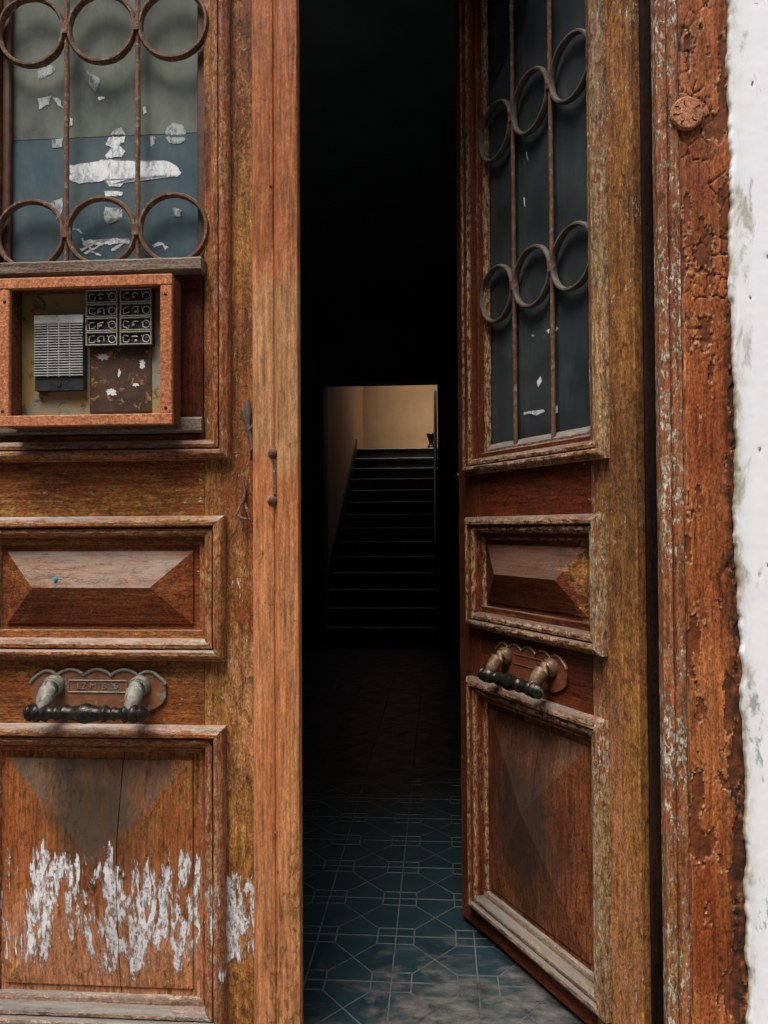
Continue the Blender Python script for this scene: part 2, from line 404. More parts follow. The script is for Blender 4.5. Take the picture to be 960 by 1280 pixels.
def floor_mat(name, c1, c2, rough, dusty=1.0):
    t = NT(name)
    c = t.coords('World')
    p = t.sep(c)
    nz = t.noise(c, 11, 5, 0.6)
    col = t.mix(t.step(nz, 0.35, 0.65), c1, c2)
    rnd = t.n('ShaderNodeObjectInfo').outputs['Random']
    col = t.mix(t.step(rnd, 0, 1, 0.0, 0.45), col, tuple(x * 1.9 for x in c1))
    # trodden cement film by the threshold: dries out inwards with a ragged rim
    cf = t.coords('World', (0.8, 1.25, 1.0))
    n1 = t.math('ADD', t.math('MULTIPLY', t.noise(cf, 6.5, 8, 0.62, 0.6), 0.8), t.math('MULTIPLY', t.noise(cf, 2.4, 2, .5), 0.2))
    edge = t.math('SUBTRACT', t.step(p[1], 0.12, 0.72, 0.37, 0.66), t.step(p[0], -0.2, 0.25, 0.0, 0.05))
    edge2 = t.step(p[0], -0.42, -0.12, 0.16, 0.0)
    m = t.step(t.math('SUBTRACT', t.math('SUBTRACT', n1, edge), edge2), -0.02, 0.10)
    film = t.mix(t.step(t.noise(cf, 19, 7, .7), .36, .62), (0.018, 0.020, 0.020), (0.115, 0.112, 0.102))
    col = t.mix(t.math('MULTIPLY', m, dusty), col, film)
    d = t.step(t.noise(c, 30, 7, .7), 0.58, 0.72, 0, 0.35)
    col = t.mix(d, col, (0.10, 0.11, 0.11))
    rg = t.math('ADD', t.step(nz, .3, .7, rough - .08, rough + .12), t.math('MULTIPLY', m, 0.4))
    return t.end(t.bsdf(col, rg, 0, 0.35, t.bump(t.math('ADD', t.noise(c, 60, 6, .6), m), 0.35, 0.002)))


M['tile'] = floor_mat('dark blue green cement tile', (0.010, 0.024, 0.030), (0.017, 0.036, 0.043), 0.42)
M['grout'] = floor_mat('pale tile joint', (0.060, 0.070, 0.069), (0.098, 0.107, 0.105), 0.8)


def plaster_mat():
    t = NT('chalky white plaster')
    c = t.coords('World')
    p = t.sep(c)
    col = t.mix(t.step(t.noise(c, 4, 5, .6), .35, .65), (0.855, 0.87, 0.895), (0.88, 0.895, 0.92))
    st = t.step(p[0], 0.585, 0.72, 1.0, 0.0)
    ns = t.noise(t.coords('World', (1, 1, 0.30)), 26, 8, .7, .5)
    m = t.step(t.math('ADD', ns, t.math('MULTIPLY', st, 0.26)), 0.74, 0.84)
    low = t.step(p[2], 0.2, 1.35, 1.0, 0.0)
    m2 = t.step(t.math('ADD', t.noise(t.coords('World', (1, 1, .4)), 14, 8, .68, .4), t.math('MULTIPLY', low, .10)), 0.655, 0.70)
    col = t.mix(t.math('MULTIPLY', m, 0.75), col, (0.30, 0.30, 0.22))
    col = t.mix(t.math('MULTIPLY', m2, 0.8), col, (0.25, 0.29, 0.25))
    pit = t.attr('pit')
    col = t.mix(t.step(pit, .3, .8), col, (0.10, 0.09, 0.08))
    edge = t.attr('edge')
    col = t.mix(t.math('MULTIPLY', edge, t.step(ns, .36, .56)), col, (0.34, 0.29, 0.17))
    h = t.math('ADD', t.noise(c, 90, 6, .62), t.math('MULTIPLY', m2, -0.6))
    return t.end(t.bsdf(col, 0.9, 0, 0.2, t.bump(h, 0.09, 0.002)))


M['plaster'] = plaster_mat()
M['paving'] = simple('grey street paving', (0.10, 0.097, 0.09), (0.14, 0.136, 0.128), 6, rough=0.85)
M['opposite'] = simple('tan street plaster', (0.17, 0.14, 0.11), (0.23, 0.19, 0.15), 2, rough=0.9)
M['stone'] = simple('worn stone', (0.22, 0.21, 0.19), (0.30, 0.29, 0.27), 8, rough=0.8)


# ------------------------------------------------------------------ mesh helpers
def finish(name, bm, mat, parent=None, sharp=32, recalc=True):
    if recalc:
        bmesh.ops.recalc_face_normals(bm, faces=bm.faces)
    ca = math.cos(R(sharp))
    for e in bm.edges:
        if len(e.link_faces) == 2:
            e.smooth = e.link_faces[0].normal.dot(e.link_faces[1].normal) > ca
    for f in bm.faces:
        f.smooth = True
    me = bpy.data.meshes.new(name)
    bm.to_mesh(me)
    bm.free()
    me.materials.append(mat)
    o = bpy.data.objects.new(name, me)
    COL.objects.link(o)
    if parent:
        o.parent = parent
    return o


def tag(o, label=None, cat=None, group=None, kind=None):
    if label: o['label'] = label
    if cat: o['category'] = cat
    if group: o['group'] = group
    if kind: o['kind'] = kind
    return o


def empty(name, loc=(0, 0, 0), rz=0.0, label=None, cat=None, group=None):
    o = bpy.data.objects.new(name, None)
    COL.objects.link(o)
    o.location = loc
    o.rotation_euler = (0, 0, rz)
    o.empty_display_size = 0.05
    return tag(o, label, cat, group)


def nz3(p, f, seed=0.0):
    return noise.noise(Vector((p[0] * f + seed * 7.3, p[1] * f + seed * 3.1, p[2] * f - seed * 5.7)))


def sweep(bm, prof, p0, p1, ua, va, step=0.02, amp=0.0, seed=0.0, m0=0.0, m1=0.0, caps=True):
    """Closed profile [(a, b)] carried from p0 to p1; m0/m1 mitre the ends by the profile's a."""
    p0, p1, ua, va = Vector(p0), Vector(p1), Vector(ua), Vector(va)
    d = p1 - p0
    L = d.length
    d.normalize()
    n = max(1, int(L / step))
    rings = []
    for i in range(n + 1):
        t = i / n
        ring = []
        for (a, b) in prof:
            s0, s1 = m0 * a, L - m1 * a
            p = p0 + d * (s0 + (s1 - s0) * t) + ua * a + va * b
            if amp:
                p = p + va * (amp * (nz3(p, 45, seed) + 0.8 * nz3(p, 9, seed + 2))) + ua * (amp * 0.7 * nz3(p, 38, seed + 5))
            ring.append(bm.verts.new(p))
        rings.append(ring)
    k = len(prof)
    for i in range(n):
        for j in range(k):
            bm.faces.new((rings[i][j], rings[i][(j + 1) % k], rings[i + 1][(j + 1) % k], rings[i + 1][j]))
    if caps:
        bm.faces.new(rings[0])
        bm.faces.new(list(reversed(rings[-1])))
    return bm


def crect(a0, a1, b0, b1, c):
    return [(a0 + c, b0), (a1 - c, b0), (a1, b0 + c), (a1, b1 - c), (a1 - c, b1), (a0 + c, b1), (a0, b1 - c), (a0, b0 + c)]


def plank(name, x0, x1, y0, y1, z0, z1, mat, parent=None, axis=None, c=0.002, step=0.03, amp=0.0006, seed=0.0):
    bm = bmesh.new()
    dx, dy, dz = abs(x1 - x0), abs(y1 - y0), abs(z1 - z0)
    if axis is None:
        axis = 'z' if dz >= max(dx, dy) else ('x' if dx >= dy else 'y')
    c = min(c, 0.3 * min(dx, dy, dz))
    if axis == 'z':
        sweep(bm, crect(min(x0, x1), max(x0, x1), min(y0, y1), max(y0, y1), c), (0, 0, z0), (0, 0, z1), (1, 0, 0), (0, 1, 0), step, amp, seed)
    elif axis == 'x':
        sweep(bm, crect(min(z0, z1), max(z0, z1), min(y0, y1), max(y0, y1), c), (min(x0, x1), 0, 0), (max(x0, x1), 0, 0), (0, 0, 1), (0, 1, 0), step, amp, seed)
    else:
        sweep(bm, crect(min(x0, x1), max(x0, x1), min(z0, z1), max(z0, z1), c), (0, min(y0, y1), 0), (0, max(y0, y1), 0), (1, 0, 0), (0, 0, 1), step, amp, seed)
    return finish(name, bm, mat, parent)


def prism(bm, pts, d, ext):
    """Polygon of 3-D points extruded by the vector ext."""
    ext = Vector(ext)
    a = [bm.verts.new(Vector(p)) for p in pts]
    b = [bm.verts.new(Vector(p) + ext) for p in pts]
    n = len(pts)
    bm.faces.new(a)
    bm.faces.new(list(reversed(b)))
    for i in range(n):
        bm.faces.new((a[i], b[i], b[(i + 1) % n], a[(i + 1) % n]))


def tube(bm, path, radii, seg=10, closed=False, flat=None, caps=True):
    path = [Vector(p) for p in path]
    if not isinstance(radii, (list, tuple)):
        radii = [radii] * len(path)
    n = len(path)
    rings = []
    up = Vector((0, 0, 1))
    for i, p in enumerate(path):
        if closed:
            d = path[(i + 1) % n] - path[i - 1]
        else:
            d = path[min(i + 1, n - 1)] - path[max(i - 1, 0)]
        d.normalize()
        ref = Vector((0, 1, 0)) if abs(d.y) < 0.9 else Vector((1, 0, 0))
        u = d.cross(ref).normalized()
        w = d.cross(u).normalized()
        ring = []
        for k in range(seg):
            a = 2 * math.pi * (k + 0.5) / seg
            fu, fw = (flat if flat else (1, 1))
            ring.append(bm.verts.new(p + u * (math.cos(a) * radii[i] * fu) + w * (math.sin(a) * radii[i] * fw)))
        rings.append(ring)
    m = n if closed else n - 1
    for i in range(m):
        r0, r1 = rings[i], rings[(i + 1) % n]
        for k in range(seg):
            bm.faces.new((r0[k], r0[(k + 1) % seg], r1[(k + 1) % seg], r1[k]))
    if caps and not closed:
        bm.faces.new(rings[0])
        bm.faces.new(list(reversed(rings[-1])))


def lathe(bm, prof, p0, axis, seg=20):
    """prof [(t along axis, radius)]"""
    ax = Vector(axis).normalized()
    p0 = Vector(p0)
    tube(bm, [p0 + ax * t for t, r in prof], [max(r, 0.0004) for t, r in prof], seg)


def blob(bm, loc, r, seg=10):
    x = bmesh.ops.create_uvsphere(bm, u_segments=seg, v_segments=max(5, seg // 2 + 1), radius=1.0)
    r = r if isinstance(r, tuple) else (r, r, r)
    for v in x['verts']:
        v.co = Vector((v.co.x * r[0] + loc[0], v.co.y * r[1] + loc[1], v.co.z * r[2] + loc[2]))


def text_mesh(name, body, size, mat, parent, loc, rot, depth=0.0006):
    cu = bpy.data.curves.new(name, 'FONT')
    cu.body = body
    cu.size = size
    cu.extrude = depth
    cu.align_x = 'CENTER'
    cu.align_y = 'CENTER'
    cu.resolution_u = 2
    tmp = bpy.data.objects.new(name, cu)
    COL.objects.link(tmp)
    dg = bpy.context.evaluated_depsgraph_get()
    me = bpy.data.meshes.new_from_object(tmp.evaluated_get(dg))
    bpy.data.objects.remove(tmp)
    bpy.data.curves.remove(cu)
    me.transform(Matrix.Translation(loc) @ rot.to_4x4())
    me.materials.clear()
    me.materials.append(mat)
    o = bpy.data.objects.new(name, me)
    COL.objects.link(o)
    o.parent = parent
    return o


# ================================================================== SETTING
def slab(name, x0, x1, y0, y1, z0, z1, mat, parent=None, kind='structure'):
    bm = bmesh.new()
    bmesh.ops.create_cube(bm, size=1.0)
    for v in bm.verts:
        v.co = Vector(((x0 + x1) / 2 + v.co.x * (x1 - x0), (y0 + y1) / 2 + v.co.y * (y1 - y0), (z0 + z1) / 2 + v.co.z * (z1 - z0)))
    o = finish(name, bm, mat, parent)
    if kind and not parent:
        o['kind'] = kind
    return o


FLOOR_Y0 = -0.02
PORTAL = 6.09
HALL_X0, HALL_X1 = -1.62, 1.35

ground = bmesh.new()
bmesh.ops.create_grid(ground, x_segments=1, y_segments=1, size=150.0)
for v in ground.verts:
    v.co.z = -0.17
finish('ground', ground, M['paving'])['kind'] = 'structure'
tag(slab('doorstep', -1.5, 0.75, -0.42, FLOOR_Y0 - 0.004, -0.16, -0.012, M['stone'], kind=None), 'worn stone doorstep in front of the double door', 'doorstep')

# hall shell
hall_floor = slab('hall_floor', HALL_X0, HALL_X1, FLOOR_Y0, PORTAL + 0.05, -0.15, -0.0016, M['grout'])
slab('hall_wall_left', HALL_X0 - 0.25, HALL_X0, 0.40, PORTAL + 0.3, -0.15, 3.6, M['hall_wall'])
slab('hall_wall_right', HALL_X1, HALL_X1 + 0.25, 0.40, PORTAL + 0.3, -0.15, 3.6, M['hall_wall'])
slab('hall_ceiling', HALL_X0 - 0.25, HALL_X1 + 0.25, 0.05, PORTAL + 0.3, 3.6, 3.85, M['hall_ceiling'])
# end wall with the opening to the stairs
PX0, PX1, PTOP = -1.17, 0.0, 2.70
slab('hall_end_wall_left', HALL_X0, PX0, PORTAL, PORTAL + 0.30, -0.15, 3.6, M['hall_wall'])
slab('hall_end_wall_right', PX1, HALL_X1, PORTAL, PORTAL + 0.30, -0.15, 3.6, M['hall_wall'])
slab('hall_end_wall_lintel', PX0, PX1, PORTAL + 0.003, PORTAL + 0.297, PTOP, 3.6, M['hall_wall'])
pier = tag(plank('wall_pier', HALL_X0 + 0.004, PX0 - 0.05, PORTAL - 0.10, PORTAL - 0.002, 0.0, 3.55, M['hall_wall'], None, 'z', 0.01, 0.3, 0.0),
           'dark pier beside the opening to the stairs', 'pier')
plank('pier_base', HALL_X0 + 0.006, PX0 - 0.03, PORTAL - 0.125, PORTAL - 0.101, 0.0, 0.95, M['hall_wall'], pier, 'z', 0.01, 0.3, 0.0)

# stair shaft
SX0, SX1, SY1 = -1.25, 0.12, 11.19
slab('stair_wall_left', SX0 - 0.2, SX0, PORTAL + 0.30, SY1 + 0.2, -0.15, 5.2, M['stair_wall'])
slab('stair_wall_right', SX1, SX1 + 0.2, PORTAL + 0.30, SY1 + 0.2, -0.15, 5.2, M['stair_wall'])
slab('stair_wall_back', SX0, SX1, SY1, SY1 + 0.2, -0.15, 5.2, M['landing_wall'])
slab('stair_wall_front', SX0 - 0.2, SX1 + 0.2, PORTAL + 0.02, PORTAL + 0.30, 3.856, 5.2, M['stair_wall'])
# roof over the shaft with an open roof light
LX0, LX1, LY0, LY1 = -1.18, 0.05, 8.5, 10.6
slab('stair_roof_front', SX0 - 0.2, SX1 + 0.2, PORTAL + 0.02, LY0, 5.2, 5.4, M['hall_ceiling'])
slab('stair_roof_back', SX0 - 0.2, SX1 + 0.2, LY1, SY1 + 0.2, 5.2, 5.4, M['hall_ceiling'])
slab('stair_roof_left', SX0 - 0.2, LX0, LY0, LY1, 5.2, 5.4, M['hall_ceiling'])
slab('stair_roof_right', LX1, SX1 + 0.2, LY0, LY1, 5.2, 5.4, M['hall_ceiling'])

stairs = empty('staircase', (0, 6.15, 0), label='dark straight staircase climbing to the yellow landing wall', cat='staircase')
RIS, TRD = 2.4 / 14, 0.29
for k in range(14):
    y0 = TRD * k
    y1 = TRD * (k + 1) if k < 13 else SY1 - 6.15 - 0.003
    z1 = RIS * (k + 1)
    st = plank('step', SX0 + 0.004, SX1 - 0.004, y0, y1 - 0.001, max(0.0, z1 - RIS * 1.0), z1 - 0.022, M['stair'], stairs, 'x', 0.002, 0.4, 0.0)
    bm = bmesh.new()
    sweep(bm, [(y0 - 0.028, z1 - 0.020), (y0 - 0.032, z1 - 0.010), (y0 - 0.026, z1 - 0.002), (y0 - 0.018, z1), (y1 - 0.03, z1), (y1 - 0.03, z1 - 0.021)],
          (SX0 + 0.005, 0, 0), (SX1 - 0.005, 0, 0), (0, 1, 0), (0, 0, 1), 0.05, 0.0022, k)
    finish('tread', bm, M['nosing'], st)
bm = bmesh.new()                                       # slanting skirting on the left wall
prism(bm, [(SX0 + 0.002, -0.06, 0.0), (SX0 + 0.002, 13 * TRD + 0.04, 13 * RIS + 0.14), (SX0 + 0.002, 13 * TRD + 0.04, 14 * RIS + 0.15),
           (SX0 + 0.002, -0.06, RIS + 0.19)], None, (0.022, 0, 0))
finish('skirting', bm, M['stair'], stairs)
bm = bmesh.new()
lathe(bm, [(0, .055), (.03, .055), (.05, .04), (.10, .034), (.15, .05), (.19, .068), (.215, .07), (.23, .06), (.245, .0)], (-0.10, 13 * TRD + 0.07, 14 * RIS - 0.002), (0, 0, 1), 16)
finish('newel_post', bm, M['dark_wood'], stairs)
bm = bmesh.new()
tube(bm, [(-0.03, 0.05, 1.02), (-0.03, 13 * TRD, 1.02 + 13 * RIS)], 0.024, 10)
finish('handrail', bm, M['dark_wood'], stairs)
for k in (0, 3, 6, 9, 12):
    bm = bmesh.new()
    tube(bm, [(-0.03, k * TRD + 0.1, (k + 1) * RIS - 0.003), (-0.03, k * TRD + 0.1, 1.02 + (k + .3) * RIS)], 0.009, 8)
    finish('baluster', bm, M['dark_wood'], stairs)

# floor tiles: half hexagons in columns, rectangles and half stretched hexagons between them
P = 0.2285
TX, TY = -0.2475, 0.682 + P / 2                          # middle of one hexagon
HW, HS, GAP = 0.061, 0.043, 0.0021


def tile_shapes():
    c = P / 2
    hx1 = [(-HW, -HS), (0, -c), (HW, -HS), (HW, 0), (-HW, 0)]
    hx2 = [(-HW, 0), (HW, 0), (HW, HS), (0, c), (-HW, HS)]
    r1 = [(HW, -HS), (c, -HS), (c, 0), (HW, 0)]
    r2 = [(-c, -HS), (-HW, -HS), (-HW, 0), (-c, 0)]
    r3 = [(HW, 0), (c, 0), (c, HS), (HW, HS)]
    r4 = [(-c, 0), (-HW, 0), (-HW, HS), (-c, HS)]
    p1 = [(0, c), (HW, HS), (c, HS), (c, P - HS), (HW, P - HS)]
    p2 = [(0, c), (-HW, P - HS), (-c, P - HS), (-c, HS), (-HW, HS)]
    return [hx1, hx2, r1, r2, r3, r4, p1, p2]


def inset(pts, g):
    n = len(pts)
    area = sum(pts[i][0] * pts[(i + 1) % n][1] - pts[(i + 1) % n][0] * pts[i][1] for i in range(n))
    s = 1 if area > 0 else -1
    out = []
    for i in range(n):
        a, b, c = Vector(pts[i - 1]), Vector(pts[i]), Vector(pts[(i + 1) % n])
        d1, d2 = (b - a).normalized(), (c - b).normalized()
        n1, n2 = Vector((-d1.y, d1.x)) * s, Vector((-d2.y, d2.x)) * s
        k = (n1 + n2)
        k = k / max(0.35, k.dot(n1))
        out.append(b + k * g)
    return out


def add_tile(bm, pts, ox, oy, dz=0.0):
    lo = [bm.verts.new((p.x + ox, p.y + oy, -0.0015)) for p in inset(pts, GAP)]
    hi = [bm.verts.new((p.x + ox, p.y + oy, dz)) for p in inset(pts, GAP + 0.0012)]
    n = len(lo)
    bm.faces.new(hi)
    for i in range(n):
        bm.faces.new((lo[i], lo[(i + 1) % n], hi[(i + 1) % n], hi[i]))


SHAPES = tile_shapes()
tile_me = []
for s in SHAPES:
    bm = bmesh.new()
    add_tile(bm, s, 0, 0)
    bmesh.ops.recalc_face_normals(bm, faces=bm.faces)
    me = bpy.data.meshes.new('floor_tile')
    bm.to_mesh(me)
    bm.free()
    me.materials.append(M['tile'])
    tile_me.append(me)
rest = bmesh.new()
rng = random.Random(4)
count = 0
for j in range(-4, 26):
    for i in range(-7, 8):
        ox, oy = TX + i * P, TY + j * P
        if ox - P / 2 < HALL_X0 or ox + P / 2 > HALL_X1 or oy - P / 2 < FLOOR_Y0 or oy + P > PORTAL:
            continue
        near = -2 <= i <= 2 and oy < 2.75 and ox > -0.62 and abs(ox + 0.06) < 0.36 + 0.12 * oy
        for k, s in enumerate(SHAPES):
            if near and count < 290:
                o = bpy.data.objects.new('floor_tile', tile_me[k])
                COL.objects.link(o)
                o.location = (ox, oy, rng.uniform(-0.0003, 0.0004))
                o.rotation_euler = (rng.uniform(-.003, .003), rng.uniform(-.003, .003), 0)
                o.parent = hall_floor
                count += 1
            else:
                add_tile(rest, s, ox, oy, rng.uniform(-.0006, .0006))
ro = finish('floor_tile_field', rest, M['tile'], hall_floor, recalc=False)
ro['kind'] = 'stuff'

# facade
house = empty('house_front', (0, 0, 0), label='white plastered house front around the brown door frame', cat='wall')


def hslab(name, *a):
    return slab(name, *a, M['plaster'], house)


hslab('wall', 0.80, 7.0, -0.112, 0.40, -0.17, 4.6)
hslab('wall', -8.0, -1.335, -0.112, 0.40, -0.17, 4.6)
hslab('wall', -1.335, 0.80, -0.112, 0.40, 3.335, 4.6)
slab('reveal', 0.56, 0.80, -0.06, 0.40, -0.17, 3.33, M['hall_wall'], house)
slab('reveal', -1.335, -1.29, -0.06, 0.40, -0.17, 3.33, M['hall_wall'], house)

opp = empty('added_opposite_house', (0, -6.6, -0.17), label='unseen plain house front added across the street to shade the low sky', cat='house')  # out of view, added to block light from the low sky
slab('wall', -14, 14, -0.4, 0.0, 0.0, 7.5, M['opposite'], opp)
slab('cornice', -14.1, 14.1, -0.45, 0.12, 7.5, 7.75, M['opposite'], opp)
slab('plinth', -14.05, 14.05, -0.38, 0.05, 0.001, 0.8, M['stone'], opp)

# plaster beside the frame: a relief with a broken edge
def fbm(x, y, z, o=5):
    return noise.fractal(Vector((x, y, z)), 0.9, 2.1, o)


bm = bmesh.new()
lp, le = bm.verts.layers.float.new('pit'), bm.verts.layers.float.new('edge')
NZ, NX = 820, 40
Z0, Z1 = -0.16, 3.334
pits = [(0.672, 1.742, .006), (0.645, 2.10, .004), (0.634, 1.66, .0035), (0.648, 1.352, .005), (0.661, 1.12, .004), (0.655, 2.262, .003)]
rows = []
for j in range(NZ + 1):
    z = Z0 + (Z1 - Z0) * j / NZ
    xl = 0.599 + 0.0070 * fbm(z * 3.7, 3.1, 0.7, 8) + 0.0055 * fbm(z * 21, 1.7, 4.2, 6)
    xl += 0.008 * max(0.0, min(1.0, (1.25 - z) / 0.25))
    row = []
    v = bm.verts.new((xl + 0.003, -0.094, z)); v[le] = 1.0
    row.append(v)
    for i in range(NX + 1):
        s = i / NX
        x = xl + (0.80 - xl) * (s ** 1.5)
        d = x - xl
        fade = max(0.0, min(1.0, (0.79 - x) / 0.08))
        thick = 0.012 * (1 - math.exp(-d / 0.0014))
        h = 0.0005 * fbm(x * 9, 0.4, z * 9) + 0.00022 * fbm(x * 70, 2.4, z * 70, 3)
        pitv = 0.0
        for (px, pz, pr_) in pits:
            q = math.hypot((x - px) * 1.5, (z - pz) * 0.8) / (pr_ + 0.7 * pr_ * noise.noise(Vector((px * 90, x * 150, z * 150))))
            if q < 1.6:
                pitv = max(pitv, 1 - max(0.0, q - 0.5))
        sc = noise.noise(Vector((x * 60, 9.0, z * 24)))
        if sc > 0.55 and z < 1.5:
            pitv = max(pitv, (sc - 0.55) * 3)
        y = -0.100 - thick - h * fade + 0.0012 * pitv * fade
        v = bm.verts.new((x, y if i < NX else -0.112, z))
        v[lp] = pitv
        v[le] = math.exp(-d / 0.010)
        row.append(v)
    rows.append(row)
for j in range(NZ):
    for i in range(NX + 1):
        bm.faces.new((rows[j][i], rows[j][i + 1], rows[j + 1][i + 1], rows[j + 1][i]))
finish('broken_plaster_edge', bm, M['plaster'], house, sharp=60)

# ================================================================== DOOR FRAME
frame = empty('door_frame', (0.502, -0.10, 0), label='thick brown timber door frame with cracked flaking paint beside white plaster', cat='door frame')
fo = Vector((0.502, -0.10, 0))


def relief(name, x0, x1, z0, z1, yf, yb, mat, parent, nx, nz, hf, org):
    """A board whose front is a height field; hf(x, z) -> height, {attribute: value}."""
    bm = bmesh.new()
    L = {k: bm.verts.layers.float.new(k) for k in ('crack', 'lost', 'rim', 'rot')}
    rows = []
    for j in range(nz + 1):
        z = z0 + (z1 - z0) * j / nz
        row = [bm.verts.new(Vector((x0, yb, z)) - org)]
        for i in range(nx + 1):
            x = x0 + (x1 - x0) * i / nx
            h, at = hf(x, z)
            v = bm.verts.new(Vector((x, yf - h, z)) - org)
            for k, val in at.items():
                v[L[k]] = val
            row.append(v)
        row.append(bm.verts.new(Vector((x1, yb, z)) - org))
        rows.append(row)
    for j in range(nz):
        for i in range(nx + 2):
            bm.faces.new((rows[j][i], rows[j][i + 1], rows[j + 1][i + 1], rows[j + 1][i]))
    bm.faces.new(rows[0])
    bm.faces.new(list(reversed(rows[-1])))
    return finish(name, bm, mat, parent, sharp=55)


def sm(a, b, x):
    t = max(0.0, min(1.0, (x - a) / (b - a)))
    return t * t * (3 - 2 * t)


def h_casing(x, z):
    wx = x + 0.004 * noise.noise(Vector((x * 60, 0, z * 60)))
    wz = z + 0.006 * noise.noise(Vector((x * 55, 5, z * 55)))
    d, _ = noise.voronoi(Vector((wx * 34, 1.7, wz * 24)))
    reg = 0.25 + 0.75 * max(sm(1.35, 1.75, z) * (1 - sm(2.5, 2.7, z)), 0.3)
    reg *= sm(0.02, 0.35, noise.noise(Vector((x * 14, 3.3, z * 8))) + 0.42 * sm(1.52, 1.62, z) * (1 - sm(1.85, 1.95, z)))
    crack = max(0.0, 1 - (d[1] - d[0]) / (0.05 + 0.09 * abs(noise.noise(Vector((x * 50, 9, z * 50)))))) * min(1.0, reg)
    if crack < 0.25: crack *= 0.4
    f = fbm(wx * 30, 7.7, wz * 9, 6) + 0.10 * sm(1.45, 1.6, z) * (1 - sm(1.85, 2.0, z))
    right = sm(0.575, 0.592, x)
    f += 0.25 * right
    lost = sm(0.30, 0.315, f)
    rim = max(0.0, 1 - abs(f - 0.285) / 0.05) * (1 - lost)
    rot = sm(0.572, 0.598, x + 0.010 * noise.noise(Vector((2, 1, z * 21))) + 0.006 * noise.noise(Vector((2, 1, z * 70)))) * (1 - sm(1.45, 1.75, z) * 0.75)  # darkened, sunken strip at the right edge, strongest low down
    seam = math.exp(-((x - 0.5045) / 0.0016) ** 2) * (0.6 + 0.6 * noise.noise(Vector((1, 1, z * 14))))
    crack = max(crack, seam)
    edge = sm(0.5020, 0.5060, x)
    h = 0.0011 * fbm(x * 60, 2.0, z * 14) + 0.0007 * noise.noise(Vector((x * 230, 3, z * 60)))
    h += 0.0014 * rim - 0.0028 * lost - 0.0045 * crack - 0.004 * rot - 0.003 * (1 - edge)
    vg = max(0.0, 1 - abs(noise.noise(Vector((x * 75, 4.4, z * 5)))) / 0.05) * sm(0.1, 0.4, noise.noise(Vector((x * 12, 1.2, z * 5))) + 0.2)
    crack = max(crack, vg * 0.8)
    h -= 0.0022 * vg
    h -= 0.0018 * rot * noise.noise(Vector((x * 220, 8, z * 60)))
    return h * 0.85, dict(crack=min(1.0, crack), lost=lost, rim=min(1.0, rim), rot=min(1.0, rot * 0.95))


relief('casing_board', 0.5025, 0.616, -0.012, 3.33, -0.10, -0.062, M['casing'], frame, 42, 1100, h_casing, fo)


def strip_profile(bm, x0, x1, s):                        # rounded inner strip with a quirk
    w = x1 - x0
    pr = [(0, 0.035), (0, 0.004), (0.10, 0.0), (0.40, -0.001), (0.47, 0.002), (0.50, 0.0055), (0.54, 0.002), (0.60, -0.0015), (0.80, -0.003), (0.95, -0.001), (1.0, 0.004), (1.0, 0.035)]
    sweep(bm, [(x0 - fo.x + a * w, b) for a, b in pr], (0, 0, -0.011), (0, 0, 3.33), (1, 0, 0), (0, 1, 0), 0.008, 0.0011, s)


bm = bmesh.new()
strip_profile(bm, 0.457, 0.5022, 3.0)
finish('edge_strip', bm, M['casing_in'], frame)
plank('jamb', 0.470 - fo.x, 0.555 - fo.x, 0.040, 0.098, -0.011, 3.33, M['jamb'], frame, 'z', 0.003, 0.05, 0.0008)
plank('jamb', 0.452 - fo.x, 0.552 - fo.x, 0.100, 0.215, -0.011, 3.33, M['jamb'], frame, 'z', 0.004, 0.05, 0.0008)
bm = bmesh.new()
lathe(bm, [(0, .030), (.006, .0335), (.012, .034), (.016, .031), (.0175, .0)], (0.5155 - fo.x, 0.004, 2.046), (0, -1, 0), 26)
for v in bm.verts:
    q = Vector((v.co.x, 0, v.co.z))
    v.co += Vector((nz3(q, 60, 1), 0.5 * nz3(q, 75, 3), nz3(q, 60, 2))) * 0.0022
plug = finish('round_plug', bm, M['plug'], frame)
for k, (a, r0, r1) in enumerate(((0.5, .004, .028), (1.9, .006, .024), (3.3, .003, .029), (4.2, .008, .027), (5.4, .004, .025), (2.6, .016, .028))):
    bm = bmesh.new()                                     # drying cracks in the end grain
    path = [(0.5155 - fo.x + math.cos(a + .07 * math.sin(i * 1.7 + k)) * (r0 + (r1 - r0) * i / 6), -0.0128, 2.046 + math.sin(a + .07 * math.sin(i * 1.7 + k)) * (r0 + (r1 - r0) * i / 6)) for i in range(7)]
    tube(bm, path, [0.0002, .0004, .0006, .0008, .0009, .0010, .0013], 6)
    finish('crack', bm, M['jamb'], plug)
# left post and head, outside the picture
plank('casing_board', -1.345 - fo.x, -1.200 - fo.x, 0.0, 0.038, -0.011, 3.33, M['casing_in'], frame, 'z', 0.004, 0.03, 0.001)
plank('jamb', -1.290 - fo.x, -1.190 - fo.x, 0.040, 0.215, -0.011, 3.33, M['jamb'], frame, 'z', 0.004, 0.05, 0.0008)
plank('head', -1.189 - fo.x, 0.451 - fo.x, 0.045, 0.214, 3.21, 3.33, M['casing_in'], frame, 'x', 0.004, 0.03, 0.001)

# ================================================================== DOOR LEAVES
W, ZT = 0.80, 3.20
HL, HR = Vector((-1.17, 0, 0)), Vector((0.43, 0, 0))
ROPEN = R(-61.2)
CAMR = cam.rotation_euler.to_matrix()


def ray(px, py):
    return (CAMR @ Vector(((px - 480) / 960, (640 - py) / 960, -1))).normalized()


def at_leaf(px, py, yl, right=False):
    """Where the sight line of a photo pixel meets the plane local y = yl of a leaf (local coordinates)."""
    o, rz = (HR, ROPEN) if right else (HL, 0.0)
    inv = Matrix.Rotation(-rz, 3, 'Z')
    p, d = inv @ (CAM - o), inv @ ray(px, py)
    return p + d * ((yl - p.y) / d.y)


